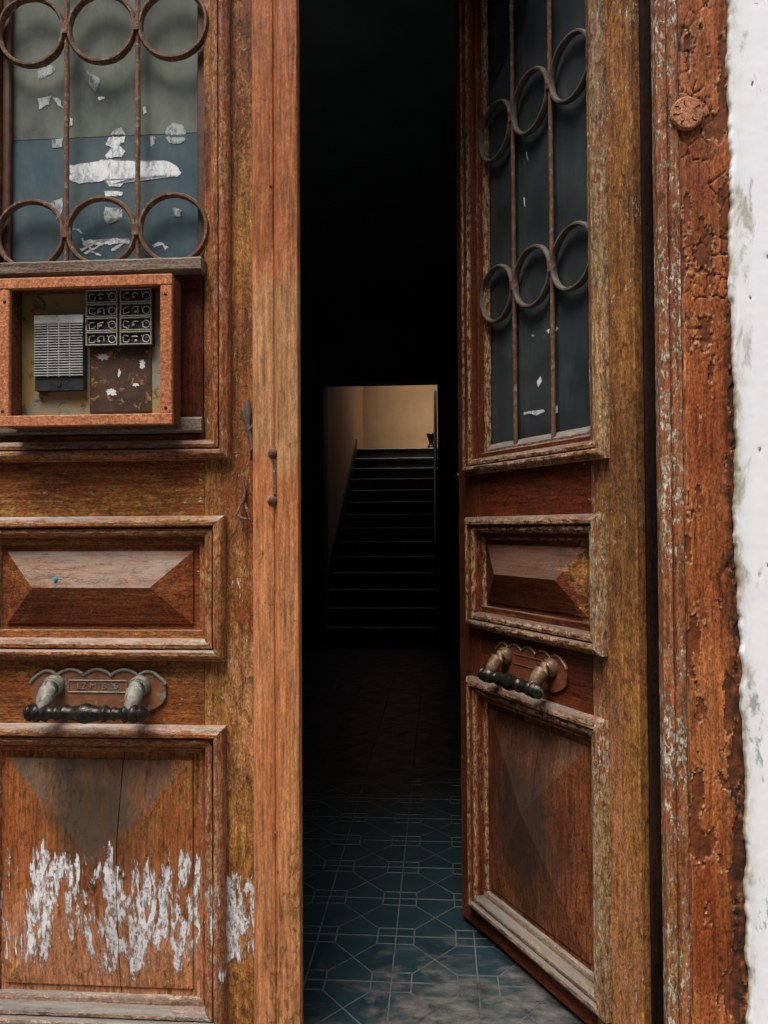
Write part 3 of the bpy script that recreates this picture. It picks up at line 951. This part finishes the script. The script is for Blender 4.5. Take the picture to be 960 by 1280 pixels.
MP = [(0, 0.0), (0, -0.013), (.03, -0.0165), (.10, -0.021), (.22, -0.024), (.32, -0.0235), (.365, -0.021), (.38, -0.009), (.425, -0.008), (.44, -0.0155),
      (.56, -0.0165), (.66, -0.0135), (.72, -0.0095), (.74, 0.001), (.82, 0.001), (.95, 0.004), (1.0, 0.010), (1.0, 0.024), (.3, 0.024), (.3, 0.0)]


def moulding_frame(name, s, x0, x1, z0, z1, w, mats, parent, amp, seed, scale=1.0):
    """Four mitred lengths round an opening; x0..z1 is the outer edge. mats: top, bottom, hinge side, lock side."""
    pr = [(a * w, b * scale) for a, b in MP]
    for i, (p0, p1, ua) in enumerate([((x0, 0, z1), (x1, 0, z1), (0, 0, -1)), ((x0, 0, z0), (x1, 0, z0), (0, 0, 1)),
                                      ((x0, 0, z0), (x0, 0, z1), (1, 0, 0)), ((x1, 0, z0), (x1, 0, z1), (-1, 0, 0))]):
        bm = bmesh.new()
        sweep(bm, pr, p0, p1, ua, (0, 1, 0), 0.010, amp, seed + i, 1.0, 1.0)
        for v in bm.verts:
            v.co.x *= s
            # a hair's breadth open at the mitres
        finish(name, bm, M[mats[i]], parent, sharp=28)


def raised_panel(bm, s, x0, x1, z0, z1, mg, yb, yt, apex):
    """Flat margin, a small step and sloping facets to a ridge (apex: [(x, z), (x, z)])."""
    def loop(m, y):
        return [bm.verts.new((s * x, y, z)) for x, z in ((x0 + m, z0 + m), (x1 - m, z0 + m), (x1 - m, z1 - m), (x0 + m, z1 - m))]
    a, b, c = loop(0, yb), loop(mg, yb), loop(mg + 0.002, yb - 0.005)
    back = loop(0, yb + 0.012)
    for p, q in ((a, b), (b, c), (back, a)):
        for i in range(4):
            bm.faces.new((p[i], p[(i + 1) % 4], q[(i + 1) % 4], q[i]))
    bm.faces.new(back)
    l = bm.verts.new((s * apex[0][0], yt, apex[0][1]))
    r = bm.verts.new((s * apex[1][0], yt, apex[1][1])) if apex[0] != apex[1] else l
    for vs in ((c[0], c[1], r, l), (c[1], c[2], r), (c[2], c[3], l, r), (c[3], c[0], l)):
        vs = list(dict.fromkeys(vs))
        bm.faces.new(vs)


def jag(pts, step, amp, seed):
    out = []
    n = len(pts)
    for i in range(n):
        a, b = Vector(pts[i]), Vector(pts[(i + 1) % n])
        k = max(1, int((b - a).length / step))
        for j in range(k):
            p = a.lerp(b, j / k)
            out.append(p + Vector((nz3(p, 160, seed) + .7 * nz3(p, 420, seed), 0, nz3(p, 160, seed + 3) + .7 * nz3(p, 420, seed + 3))) * amp)
    return out


def smear(name, pts_px, yl, mat, parent, right=False, amp=0.0034, seed=0.0):
    pts = [at_leaf(x, y, yl, right) for x, y in pts_px]
    bm = bmesh.new()
    prism(bm, jag(pts, 0.0022, amp, seed), None, (0, -0.0005, 0))
    bmesh.ops.triangulate(bm, faces=[f for f in bm.faces if len(f.verts) > 4])
    return finish(name, bm, M[mat], parent)


def stroke(path, w):
    l, r = [], []
    for i, p in enumerate(path):
        a, b = Vector(path[max(0, i - 1)]), Vector(path[min(len(path) - 1, i + 1)])
        d = (b - a).normalized()
        n = Vector((-d.y, d.x)) * w * (0.6 + 0.4 * math.sin(i * 2.1 + 1))
        l.append(tuple(Vector(p) + n)); r.append(tuple(Vector(p) - n))
    return l + r[::-1]


def make_handle(leaf, s, mats):
    (mplate, mrim, mbr, mgrip) = mats
    cx, cz = 0.395, 0.832
    h = empty('door_handle', (s * cx, 0, cz))
    h.parent = leaf
    h['label'] = 'cast pull handle with turned grip on scalloped plate'
    # plate with a scalloped upper edge and rounded ends
    hw = 0.158
    top = []
    for i in range(61):
        x = -hw + 2 * hw * i / 60
        q = (x + hw) / (2 * hw) * 5
        b = abs(math.sin(math.pi * q)) ** 0.8
        e = min(1.0, (hw - abs(x)) / 0.045)
        top.append((x, 0.020 + 0.018 * math.sqrt(max(0, e)) + 0.013 * b * (0.75 + 0.35 * math.cos(x / hw * 1.4)) * min(1, e + .35)))
    bot = []
    for i in range(41):
        x = hw - 2 * hw * i / 40
        e = min(1.0, (hw - abs(x)) / 0.05)
        bot.append((x, -0.012 - 0.036 * math.sqrt(max(0, e)) - 0.008 * max(0, math.cos(x / hw * 4.7))))
    bm = bmesh.new()
    prism(bm, [(x, -0.0005, z) for x, z in top + bot], None, (0, -0.0055, 0))
    plate = finish('back_plate', bm, M[mplate], h)
    bm = bmesh.new()
    tube(bm, [(x, -0.0065, z - 0.0025) for x, z in top], 0.0036, 8)
    finish('plate_rim', bm, M[mrim], h)
    # name cartouche with raised border and letters
    bm = bmesh.new()
    for a, b in (((-.068, -.002), (.068, -.002)), ((-.068, .024), (.068, .024)), ((-.068, -.002), (-.068, .024)), ((.068, -.002), (.068, .024))):
        tube(bm, [(a[0], -.0065, a[1]), (b[0], -.0065, b[1])], 0.0020, 6)
    finish('name_border', bm, M[mrim if s > 0 else mplate], h)
    if s > 0:
        text_mesh('lettering', 'LZ MTB 25', 0.021, M['verdigris'], h, Vector((0, -0.0065, 0.011)), Matrix.Rotation(R(90), 3, 'X'), 0.0009)
    # brackets
    gy, gz = -0.066, -0.036
    for bx in (-0.100, 0.100):
        bm = bmesh.new()
        path = [(bx, -.004, .014), (bx, -.016, .014), (bx, -.026, .012), (bx, -.038, .006), (bx, -.050, -.008), (bx, -.060, -.022), (bx, -.066, -.036)]
        tube(bm, path, [.024, .0235, .019, .0195, .019, .0155, .0125], 16)
        tube(bm, [(bx, -.020, .0135), (bx, -.0245, .0125)], [.0222, .0216], 16)
        finish('bracket', bm, M[mbr], h)
    # turned grip
    prof = [(0, .001), (.006, .008), (.010, .013), (.014, .017), (.018, .019), (.023, .0175), (.025, .0145), (.028, .0165), (.033, .0205), (.038, .0205), (.043, .0165),
            (.046, .0150), (.050, .0180), (.056, .0195), (.060, .0165), (.064, .013), (.074, .0125), (.078, .0155), (.082, .0155), (.086, .0125), (.093, .0135), (.098, .0185),
            (.104, .0185), (.109, .0150), (.118, .0155), (.130, .0185), (.138, .0215), (.145, .0225)]
    full = prof + [(.29 - t, r) for t, r in reversed(prof[:-1])]
    bm = bmesh.new()
    lathe(bm, full, (-.145, gy, gz), (1, 0, 0), 22)
    finish('grip', bm, M[mgrip], h, sharp=40)
    return h


def make_leaf(side):
    L = side == 'L'
    s = 1 if L else -1
    o, rz = (HL, 0.0) if L else (HR, ROPEN)
    leaf = empty('door_leaf', o, rz,
                 'closed brown door leaf with the intercom box on it' if L else 'brown door leaf standing open into the dark hall',
                 'door', 'leaves of the double door')
    m = (dict(h='l_stile', k='l_stile', rail='l_rail', g=('l_mould', 'l_mould', 'l_mould_v', 'l_mould_v'), p2=('l_mould', 'l_mould', 'l_mould_v', 'l_mould_v'),
              p3=('l_mould', 'l_mould_low', 'l_mould_lowv', 'l_mould_lowv'), pan2='l_panel2', pan3='l_panel3', sill='sill') if L else
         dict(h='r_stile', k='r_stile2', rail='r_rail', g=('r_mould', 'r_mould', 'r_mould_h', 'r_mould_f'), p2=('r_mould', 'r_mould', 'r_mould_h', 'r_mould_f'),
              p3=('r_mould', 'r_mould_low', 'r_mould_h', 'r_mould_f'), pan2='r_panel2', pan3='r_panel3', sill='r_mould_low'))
    xs = lambda a, b: (s * a, s * b)
    # stiles and rails
    plank('stile', *xs(0.0, 0.150), 0.0, 0.05, 0.02, ZT, M[m['h']], leaf, 'z', 0.003, 0.02, 0.0007, 1)
    plank('stile', *xs(0.640, 0.800 if L else 0.763), 0.0, 0.05, 0.02, ZT, M[m['k']], leaf, 'z', 0.003, 0.02, 0.0007, 2)
    for i, (z0, z1) in enumerate(((0.02, 0.13), (0.70, 0.97), (1.17, 1.415), (3.02, ZT))):
        plank('rail', *xs(0.1505, 0.6395), 0.0012, 0.049, z0, z1, M[m['rail']], leaf, 'x', 0.002, 0.02, 0.0006, 3 + i)
    if L:
        bm = bmesh.new()
        ap = [(.756, 0), (.756, -.013), (.759, -.017), (.762, -.018), (.800, -.0185), (.8035, -.017), (.806, -.013), (.8085, -.013), (.811, -.018), (.814, -.021), (.852, -.022),
              (.859, -.020), (.862, -.014), (.862, .004), (.801, .004), (.801, 0)]
        sweep(bm, ap, (0, 0, 0.021), (0, 0, ZT), (1, 0, 0), (0, 1, 0), 0.012, 0.0007, 8)
        finish('astragal', bm, M['l_astragal'], leaf, sharp=28)
    else:
        plank('rebate_lip', *xs(0.7635, 0.800), 0.024, 0.05, 0.021, ZT, M['r_stile2'], leaf, 'z', 0.002, 0.03, 0.0006, 9)
    # mouldings and panels
    moulding_frame('panel_moulding', s, 0.094, 0.692, 0.903, 1.229, 0.066, m['p2'], leaf, 0.0011, 10, 1.2)
    moulding_frame('panel_moulding', s, 0.094, 0.692, 0.080, 0.757, 0.066, m['p3'], leaf, 0.0012, 20, 1.2)
    moulding_frame('glazing_moulding', s, 0.080, 0.705, 1.355, 3.06, 0.063, m['g'], leaf, 0.0010, 30, 1.12)
    bm = bmesh.new()
    raised_panel(bm, s, 0.158, 0.628, 0.968, 1.164, 0.014, 0.012, -0.028, [(0.252, 1.068), (0.524, 1.068)])
    finish('raised_panel', bm, M[m['pan2']], leaf, sharp=5)
    bm = bmesh.new()
    raised_panel(bm, s, 0.158, 0.628, 0.146, 0.692, 0.016, 0.012, -0.034, [(0.398, 0.452), (0.398, 0.452)])
    cut = 0.447 if L else 0.36
    wob = 0.004
    for side_ in (1, -1):                               # two boards with an open split between them
        b2 = bm.copy()
        bmesh.ops.bisect_plane(b2, geom=b2.verts[:] + b2.edges[:] + b2.faces[:], plane_co=(s * (cut + 0.0011 * side_), 0, 0.45),
                               plane_no=(-side_ * s * 1.0, 0, 0.012 * side_), clear_outer=True)
        edges = [e for e in b2.edges if e.is_boundary]
        bmesh.ops.holes_fill(b2, edges=edges)
        finish('panel_board', b2, M[m['pan3']], leaf, sharp=5)
    bm.free()
    # glass, beads, sill of the glazing
    gy = 0.034
    if L:
        zs = at_leaf(130, 171, gy).z
        gu = plank('glass_pane', 0.151, 0.639, gy, gy + 0.004, zs + 0.001, 3.012, M['glass_up'], leaf, 'z', 0.0004, 1.0, 0)
        gl = plank('glass_pane', 0.151, 0.639, gy - 0.001, gy + 0.003, 1.42, zs - 0.0012, M['glass_low'], leaf, 'z', 0.0004, 1.0, 0)
    else:
        bm = bmesh.new()                                 # the pane has lost its upper corner
        brk = [at_leaf(x, y, gy, True) for x, y in ((664, -8), (655, 30), (646, 50), (632, 76), (622, 97))]
        pts = [(-0.151, gy, 1.42), (-0.151, gy, 3.012), (brk[0].x, gy, 3.012)] + [tuple(p) for p in brk] + [(-0.639, gy, brk[-1].z - 0.01), (-0.639, gy, 1.42)]
        prism(bm, pts, None, (0, 0.004, 0))
        gu = finish('glass_pane', bm, M['glass_r'], leaf)
        bm = bmesh.new()
        prism(bm, [(brk[0].x, gy + 0.005, 3.012)] + [(p.x, gy + 0.005, p.z) for p in brk] + [(-0.639, gy + 0.005, brk[-1].z - 0.01), (-0.639, gy + 0.005, 3.012)], None, (0, 0.003, 0))
        finish('glass_pane', bm, M['glass_dark'], leaf)
    plank('glazing_bead', *xs(0.1505, 0.170), 0.016, gy - 0.0015, 1.418, 3.01, M['putty' if L else 'r_mould_f'], leaf, 'z', 0.003, 0.02, 0.001, 40)
    plank('glazing_bead', *xs(0.620, 0.6395), 0.016, gy - 0.0015, 1.418, 3.01, M['putty' if L else 'r_mould_f'], leaf, 'z', 0.003, 0.02, 0.001, 41)
    bm = bmesh.new()
    sweep(bm, [(1.4155, 0.012), (1.424, 0.010), (1.442, 0.0315), (1.4155, 0.0315)], s and (s * 0.1705, 0, 0), (s * 0.6195, 0, 0), (0, 0, 1), (0, 1, 0), 0.02, 0.001, 44)
    finish('glazing_sill', bm, M[m['sill']], leaf)
    # iron grille
    gr = empty('window_grille', (0, 0, 0))
    gr.parent = leaf
    gr['label'] = 'rusty iron window grille of bars and rings'
    zr = (1.886, 2.362) if L else (1.866, 2.338)
    iy, gx = (0.002, 0.0) if L else (0.016, -0.008)
    for x in (0.3155, 0.4850):
        bm = bmesh.new()
        z = 1.422
        path = []
        while z < 3.02:
            path.append((s * (x + gx) + 0.0012 * nz3((x, 0, z), 7), iy + 0.001 * nz3((x, 3, z), 6), z)); z += 0.03
        tube(bm, path, [0.0058 * (1 + 0.10 * nz3(p, 50)) for p in path], 8)
        finish('bar', bm, M['iron'], gr)
    ri = 0
    for zc in zr:
        for x in (0.2305, 0.4000, 0.5695):
            ri += 1
            bm = bmesh.new()
            path = []
            for k in range(48):
                a = 2 * math.pi * k / 48
                rr = 0.0785 * (1 + 0.012 * math.sin(2 * a + ri)) + 0.0008 * nz3((math.cos(a), ri, math.sin(a)), 6)
                path.append((s * (x + gx) + rr * math.cos(a), iy, zc + rr * math.sin(a) + 0.003 * nz3((x, ri, zc), 20)))
            tube(bm, path, [0.0071 * (1 + 0.14 * nz3(p, 60, ri)) for p in path], 8, closed=True, flat=(0.82, 1.5))
            finish('ring', bm, M['iron' if L else 'iron_dark'], gr)
        for x in (0.3155, 0.4850):                       # clips where ring, bar and ring meet
            bm = bmesh.new()
            tube(bm, [(s * (x + gx), iy - 0.001, zc - 0.013), (s * (x + gx), iy - 0.001, zc + 0.013)], 0.0135, 8, flat=(1.0, 0.85))
            finish('clip', bm, M['iron'], gr)
    make_handle(leaf, s, ('plate_l', 'verdigris', 'verdigris', 'bronze') if L else ('plate_r', 'brass_r', 'brass_r', 'bronze'))
    if L:
        # boarded lower part of the glazing, shelf above the box
        plank('cover_board', 0.1515, 0.6385, -0.002, 0.012, 1.4445, 1.776, M['cover'], leaf, 'z', 0.003, 0.03, 0.0006, 50)
        plank('cover_batten', 0.172, 0.6384, -0.010, -0.0025, 1.745, 1.7755, M['cover'], leaf, 'x', 0.002, 0.03, 0.0006, 50)
        plank('cover_sill', 0.146, 0.6405, -0.021, -0.0025, 1.4165, 1.452, M['sill'], leaf, 'x', 0.006, 0.02, 0.001, 51)
        plank('shelf', 0.10, 0.648, -0.046, 0.0, 1.7765, 1.805, M['sill'], leaf, 'x', 0.003, 0.015, 0.0011, 52)
        q = 2.526
        sc = lambda pts: [(x / q, y / q) for x, y in pts]
        y_u, y_l = gy - 0.0006, gy - 0.0016
        for i, (pts, mt, up) in enumerate([
            ([(222, 522), (262, 516), (300, 512), (330, 505), (430, 508), (520, 508), (555, 522), (572, 545), (560, 556), (500, 555), (430, 562), (395, 568), (385, 588), (345, 588), (330, 570), (290, 574), (258, 580), (222, 570)], 'smear', 0),
            ([(345, 433), (396, 433), (390, 450), (370, 455), (395, 480), (385, 495), (335, 500), (335, 485), (360, 470), (335, 455)], 'smear', 0),
            ([(350, 425), (365, 405), (385, 405), (395, 425)], 'smear_thin', 1),
            ([(524, 425), (528, 400), (548, 388), (572, 392), (586, 410), (587, 425)], 'smear_thin', 1),
            ([(524, 433), (587, 433), (578, 448), (556, 455), (532, 448)], 'smear_thin', 0),
            ([(165, 440), (198, 435), (196, 465), (165, 468)], 'smear_thin', 0),
            ([(330, 603), (390, 605), (385, 618), (335, 620)], 'smear', 0),
            ([(155, 642), (198, 625), (196, 670), (180, 690), (165, 665)], 'smear_thin', 0),
            ([(120, 310), (160, 305), (155, 328), (124, 346)], 'smear', 1),
            ([(165, 304), (188, 312), (200, 345), (182, 328)], 'smear', 1),
            ([(308, 308), (330, 303), (332, 310), (312, 315)], 'smear', 1),
            ([(270, 222), (318, 250), (300, 290), (286, 268)], 'smear_thin', 1),
            ([(118, 225), (160, 205), (178, 218), (140, 248), (122, 250)], 'smear_thin', 1),
            ([(222, 372), (228, 372), (229, 396), (222, 398)], 'smear', 1),
            ([(330, 655), (385, 660), (386, 690), (345, 690), (340, 706), (330, 690)], 'smear_thin', 0),
            (stroke([(262, 768), (290, 762), (320, 772), (360, 760), (410, 764)], 9), 'smear', 0),
            (stroke([(258, 752), (275, 775), (300, 800), (318, 808)], 4), 'smear', 0),
            (stroke([(255, 790), (280, 778), (310, 760)], 4), 'smear', 0),
            (stroke([(268, 800), (300, 785), (335, 762)], 4), 'smear', 0),
            (stroke([(350, 790), (380, 775), (408, 752)], 4), 'smear', 0),
            (stroke([(230, 722), (250, 726), (262, 742)], 4), 'smear_thin', 0),
            (stroke([(486, 778), (502, 768), (518, 772), (526, 786)], 6), 'smear', 0),
            ([(545, 655), (572, 660), (570, 682), (552, 684)], 'smear_thin', 0),
            ([(453, 340), (462, 335), (462, 355), (452, 362)], 'smear', 1),
            ([(476, 432), (490, 432), (484, 470), (476, 462)], 'smear_thin', 0),
        ]):
            o_ = smear('paint_smear', sc(pts), y_u if up else y_l, mt, gu if up else gl, seed=i * 1.7)
        # old bolts, a broken hook and a staple on the stile
        for px, py in ((341, 566), (340, 625)):
            p = at_leaf(px, py, -0.018)
            bm = bmesh.new()
            lathe(bm, [(0, .011), (.003, .011), (.006, .0085), (.0085, .004), (.009, .0)], (p.x, -0.0175, p.z), (0, -1, 0), 12)
            finish('bolt', bm, M['iron'], leaf)
        p, p2 = at_leaf(343, 574, -0.018), at_leaf(345, 618, -0.018)
        plank('bolt_scar', p.x - 0.003, p.x + 0.004, -0.0200, -0.0170, p2.z, p.z, M['iron'], leaf, 'z', 0.001, 0.01, 0.0012, 61)
        bm = bmesh.new()
        tube(bm, [at_leaf(x, y, -0.006) for x, y in ((308, 500), (310, 512), (309, 528), (313, 545), (316, 560), (312, 566))], [.004, .008, .007, .0055, .005, .003], 7)
        tube(bm, [at_leaf(x, y, -0.009) for x, y in ((311, 538), (317, 531), (321, 527))], [.004, .003, .002], 6)
        tube(bm, [at_leaf(x, y, -0.009) for x, y in ((311, 535), (306, 524), (303, 514))], [.004, .0045, .005], 6)
        finish('broken_hook', bm, M['iron_dark'], leaf)
        bm = bmesh.new()
        tube(bm, [at_leaf(x, y, yy) for x, y, yy in ((303, 600, -.002), (306, 612, -.004), (305, 624, -.008), (299, 634, -.014), (296, 643, -.016), (302, 648, -.016), (312, 649, -.014), (309, 638, -.008), (305, 626, -.004))],
             [.003, .004, .0035, .003, .003, .0034, .0032, .003, .003], 8)
        finish('staple', bm, M['iron'], leaf)
        for px, py in ((338, 232), (345, 1040), (347, 1090), (362, 870), (352, 700)):
            p = at_leaf(px, py, -0.019)
            bm = bmesh.new()
            blob(bm, (p.x, -0.0195, p.z), (.0035, .002, .0035), 8)
            finish('nail_head', bm, M['iron'], leaf)
    else:
        for i, pts in enumerate([[(671, 477), (676, 470), (677, 477), (673, 484)], stroke([(655, 517), (662, 515), (670, 519), (680, 513)], 1.6),
                                 [(693, 510), (697, 506), (697, 516), (693, 517)], [(683, 413), (687, 411), (686, 417)], [(695, 408), (698, 410), (695, 415)],
                                 stroke([(658, 190), (659, 196), (660, 200)], 0.7), stroke([(655, 247), (656, 258)], 0.7), [(664, 419), (668, 418), (667, 421)]]):
            smear('paint_smear', pts, gy - 0.0006, 'smear', gu, True, 0.0008, i)
        p = at_leaf(575, 597, 0.02, True)
        bm = bmesh.new()
        lathe(bm, [(0, .018), (.010, .020), (.022, .019), (.030, .013), (.033, .0)], (-0.774, 0.028, p.z), (0, -1, 0), 16)
        finish('latch_boss', bm, M['bronze'], leaf)
    return leaf


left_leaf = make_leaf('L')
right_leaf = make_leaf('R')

# blue pin on the upper raised panel
p = at_leaf(71, 724, -0.016)
pin = bmesh.new()
lathe(pin, [(0, .0052), (.0022, .0052), (.0036, .0040), (.0052, .0036), (.0068, .0042), (.0076, .0)], (0, 0, 0), (0, -1, 0), 14)
po = finish('drawing_pin', pin, M['blue'])
zt, zr_ = 1.148, 1.068
po.location = HL + Vector((p.x, 0.007 - 0.034 * (zt - p.z) / (zt - zr_), p.z))
tag(po, 'tiny blue pin stuck in the raised door panel', 'pin')

# ================================================================== INTERCOM BOX
BX0, BX1, BZ0, BZ1 = -0.962, -0.575, 1.428, 1.752
BYF, BYB = -0.088, -0.0225
bc = Vector(((BX0 + BX1) / 2, BYB, BZ0))
box = empty('intercom_box', bc, 0, 'open orange wooden box holding a door intercom and bell buttons', 'intercom box')


def bplank(name, x0, x1, y0, y1, z0, z1, mat, axis=None, c=0.002, amp=0.0005, seed=0.0, step=0.02, parent=None):
    return plank(name, x0 - bc.x, x1 - bc.x, y0 - bc.y, y1 - bc.y, z0 - bc.z, z1 - bc.z, M[mat], parent or box, axis, c, step, amp, seed)


FWD = 0.016
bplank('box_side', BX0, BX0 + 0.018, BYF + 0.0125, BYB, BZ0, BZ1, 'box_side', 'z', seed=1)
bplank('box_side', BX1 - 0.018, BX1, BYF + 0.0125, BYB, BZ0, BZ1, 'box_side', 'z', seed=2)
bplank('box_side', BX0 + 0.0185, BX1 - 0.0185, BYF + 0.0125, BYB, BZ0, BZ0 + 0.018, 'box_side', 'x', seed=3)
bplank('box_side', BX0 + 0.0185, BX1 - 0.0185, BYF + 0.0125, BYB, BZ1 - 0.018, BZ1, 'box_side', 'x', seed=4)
bplank('front_trim', BX0 - 0.002, BX0 + 0.0225, BYF, BYF + 0.012, BZ0 + 0.0225, BZ1 - 0.0225, 'box', 'z', seed=5)
bplank('front_trim', BX1 - 0.0245, BX1 + 0.002, BYF, BYF + 0.012, BZ0 + 0.0225, BZ1 - 0.0225, 'box', 'z', seed=6)
bplank('front_trim', BX0 - 0.002, BX1 + 0.002, BYF - 0.001, BYF + 0.012, BZ0 - 0.002, BZ0 + 0.022, 'box', 'x', seed=7)
bplank('front_trim', BX0 - 0.002, BX1 + 0.002, BYF - 0.001, BYF + 0.012, BZ1 - 0.022, BZ1 + 0.002, 'box', 'x', seed=8)
bplank('backing_sheet', BX0 + 0.0182, BX1 - 0.0182, BYB - 0.008, BYB - 0.002, BZ0 + 0.0182, BZ1 - 0.0182, 'backing', 'z', seed=9)
for x, z in ((BX0 + 0.012, BZ1 - 0.05), (BX1 - 0.012, BZ1 - 0.042), (BX0 + 0.008, BZ0 + 0.032), (BX1 - 0.012, BZ0 + 0.034)):
    bm = bmesh.new()
    lathe(bm, [(0, .004), (.0012, .0038), (.002, .0)], (x - bc.x, BYF - bc.y + 0.0005, z - bc.z), (0, -1, 0), 10)
    finish('screw', bm, M['black_plastic'], box)


def at_world(px, py, Y):
    d = ray(px, py)
    return CAM + d * ((Y - CAM.y) / d.y)


# loudspeaker grille
YS = BYB - 0.030
a, b = at_world(42, 394, YS), at_world(104, 487, YS)
sx0, sx1, sz0, sz1 = a.x, b.x, b.z, a.z
spk = bplank('speaker_unit', sx0, sx1, YS + 0.004, BYB - 0.0085, sz0, sz1, 'black_plastic', 'z', 0.003, 0.0, step=0.3)
zt0, zt1 = sz1 - 0.020, sz0 + 0.030
cap = bplank('speaker_cap', sx0 + 0.001, sx1 - 0.001, YS, YS + 0.0038, zt0, sz1 - 0.0005, 'alu', 'x', 0.001, 0.0002, 3, parent=box)
for k in range(20):
    z = zt0 - 0.0035 - (zt0 - zt1 - 0.004) * k / 19.5
    bplank('louvre', sx0 + 0.0015, sx1 - 0.0015, YS - 0.0002, YS + 0.0036, z - 0.0012, z + 0.0012, 'alu', 'x', 0.0004, 0.0002, k)
for k in (1, 2, 3):
    x = sx0 + (sx1 - sx0) * (0.06 + 0.22 * k)
    bplank('louvre_rib', x - 0.001, x + 0.001, YS + 0.0006, YS + 0.0037, zt1, zt0, 'alu', 'z', 0.0003, 0.0)
bm = bmesh.new()
lathe(bm, [(0, .0062), (.002, .006), (.0022, .0048), (.0012, .004), (.0012, .0)], ((sx0 + sx1) / 2 - bc.x, YS + 0.0038 - bc.y, sz0 + 0.015 - bc.z), (0, -1, 0), 16)
finish('microphone_hole', bm, M['black_plastic'], box)

# bell buttons: two columns of four
YB = BYB - 0.028
a, b = at_world(107.5, 362, YB), at_world(189.5, 431, YB)
bx0, bx1, bz0, bz1 = a.x, b.x, b.z, a.z
bplank('button_block', bx0, bx1, YB + 0.006, BYB - 0.0085, bz0, bz1, 'black_plastic', 'z', 0.002, 0.0, step=0.3)
cw, ch = (bx1 - bx0 - 0.006) / 2, (bz1 - bz0) / 4
for r in range(4):
    for c in range(2):
        x0 = bx0 + c * (cw + 0.006)
        z0 = bz0 + r * ch + 0.0014
        x1, z1 = x0 + cw, z0 + ch - 0.0022
        e = empty('bell_button', (0, 0, 0))
        e.parent = box
        t_ = 0.0022
        for (ax0, ax1, az0, az1, axs) in ((x0, x1, z1 - t_, z1, 'x'), (x0, x1, z0, z0 + t_, 'x'), (x0, x0 + t_, z0 + t_, z1 - t_, 'z'), (x1 - t_, x1, z0 + t_, z1 - t_, 'z')):
            bplank('rim', ax0, ax1, YB - 0.002, YB + 0.0058, az0, az1, 'brass_rim', axs, 0.0006, 0.0003, r + c, parent=e)
        zc, hh = (z0 + z1) / 2 - 0.001, (z1 - z0) * 0.24
        bm = bmesh.new()                                 # ring of the push button
        xr = x1 - 0.013
        tube(bm, [(xr - bc.x + hh * 1.15 * math.cos(q), YB + 0.002 - bc.y, zc - bc.z + hh * 1.15 * math.sin(q)) for q in [i * math.pi / 8 for i in range(16)]], 0.0012, 6, closed=True)
        finish('push_ring', bm, M['brass_rim'], e)
        bm = bmesh.new()
        blob(bm, (xr - bc.x, YB + 0.004 - bc.y, zc - bc.z), (hh * 0.8, 0.003, hh * 0.8), 10)
        finish('push_knob', bm, M['black_plastic'], e)
        bm = bmesh.new()                                 # name holder: bracket, window, clip
        rj = random.Random(r * 7 + c)
        A = lambda u, v: (x0 - bc.x + 0.006 + u * (cw - 0.03), YB + 0.003 - bc.y, zc - bc.z + (v + rj.uniform(-.28, .28)) * hh)
        tube(bm, [A(.30, 1), A(.05, 1), A(.0, .2), A(.02, -.8), A(.28, -1), A(.34, -.1)], 0.0013, 6)
        tube(bm, [A(.48, -.9), A(.48, .5), A(.62, 1.0), A(.80, .9), A(.82, -.9)][rj.randint(0, 1):5 - (rj.randint(0, 2) // 2)], 0.0014, 6)
        blob(bm, A(rj.uniform(.5, .75), -.3), (.0035, .001, .0028), 8)
        tube(bm, [A(.98, 1), A(1.10, .3), A(1.06, -.8)], 0.0010, 6)
        finish('name_holder', bm, M['brass_rim'], e)
# rusty plate under the buttons with flakes of paint
a, b = at_world(112, 432, BYB - 0.011), at_world(189, 514, BYB - 0.011)
bplank('rusty_plate', a.x, b.x, BYB - 0.011, BYB - 0.0083, b.z, bz0 - 0.002, 'rust_plate', 'z', 0.0008, 0.0004, 5)
for i, (px, py, w, h_, mt) in enumerate(((129, 446, 8, 4, 'white_flake'), (178, 455, 4, 6, 'white_flake'), (139, 490, 7, 4, 'white_flake'), 
                                         (149, 466, 2, 5, 'white_flake'), (170, 481, 4, 2, 'white_flake'))):
    c = at_world(px, py, BYB - 0.0112)
    pts = []
    for k in range(44):
        an = 2 * math.pi * k / 44
        rr = 0.9 + 0.6 * noise.noise(Vector((math.cos(an) * 6, math.sin(an) * 6, i * 5.1))) + 0.55 * noise.noise(Vector((math.cos(an) * 2.2, math.sin(an) * 2.2, i * 9.1)))
        pts.append((c.x - bc.x + math.cos(an) * w * .00178 * rr, BYB - 0.0111 - bc.y, c.z - bc.z + math.sin(an) * h_ * .00178 * rr))
    bm = bmesh.new()
    prism(bm, pts, None, (0, -0.0006, 0))
    finish('paint_flake', bm, M[mt], box)
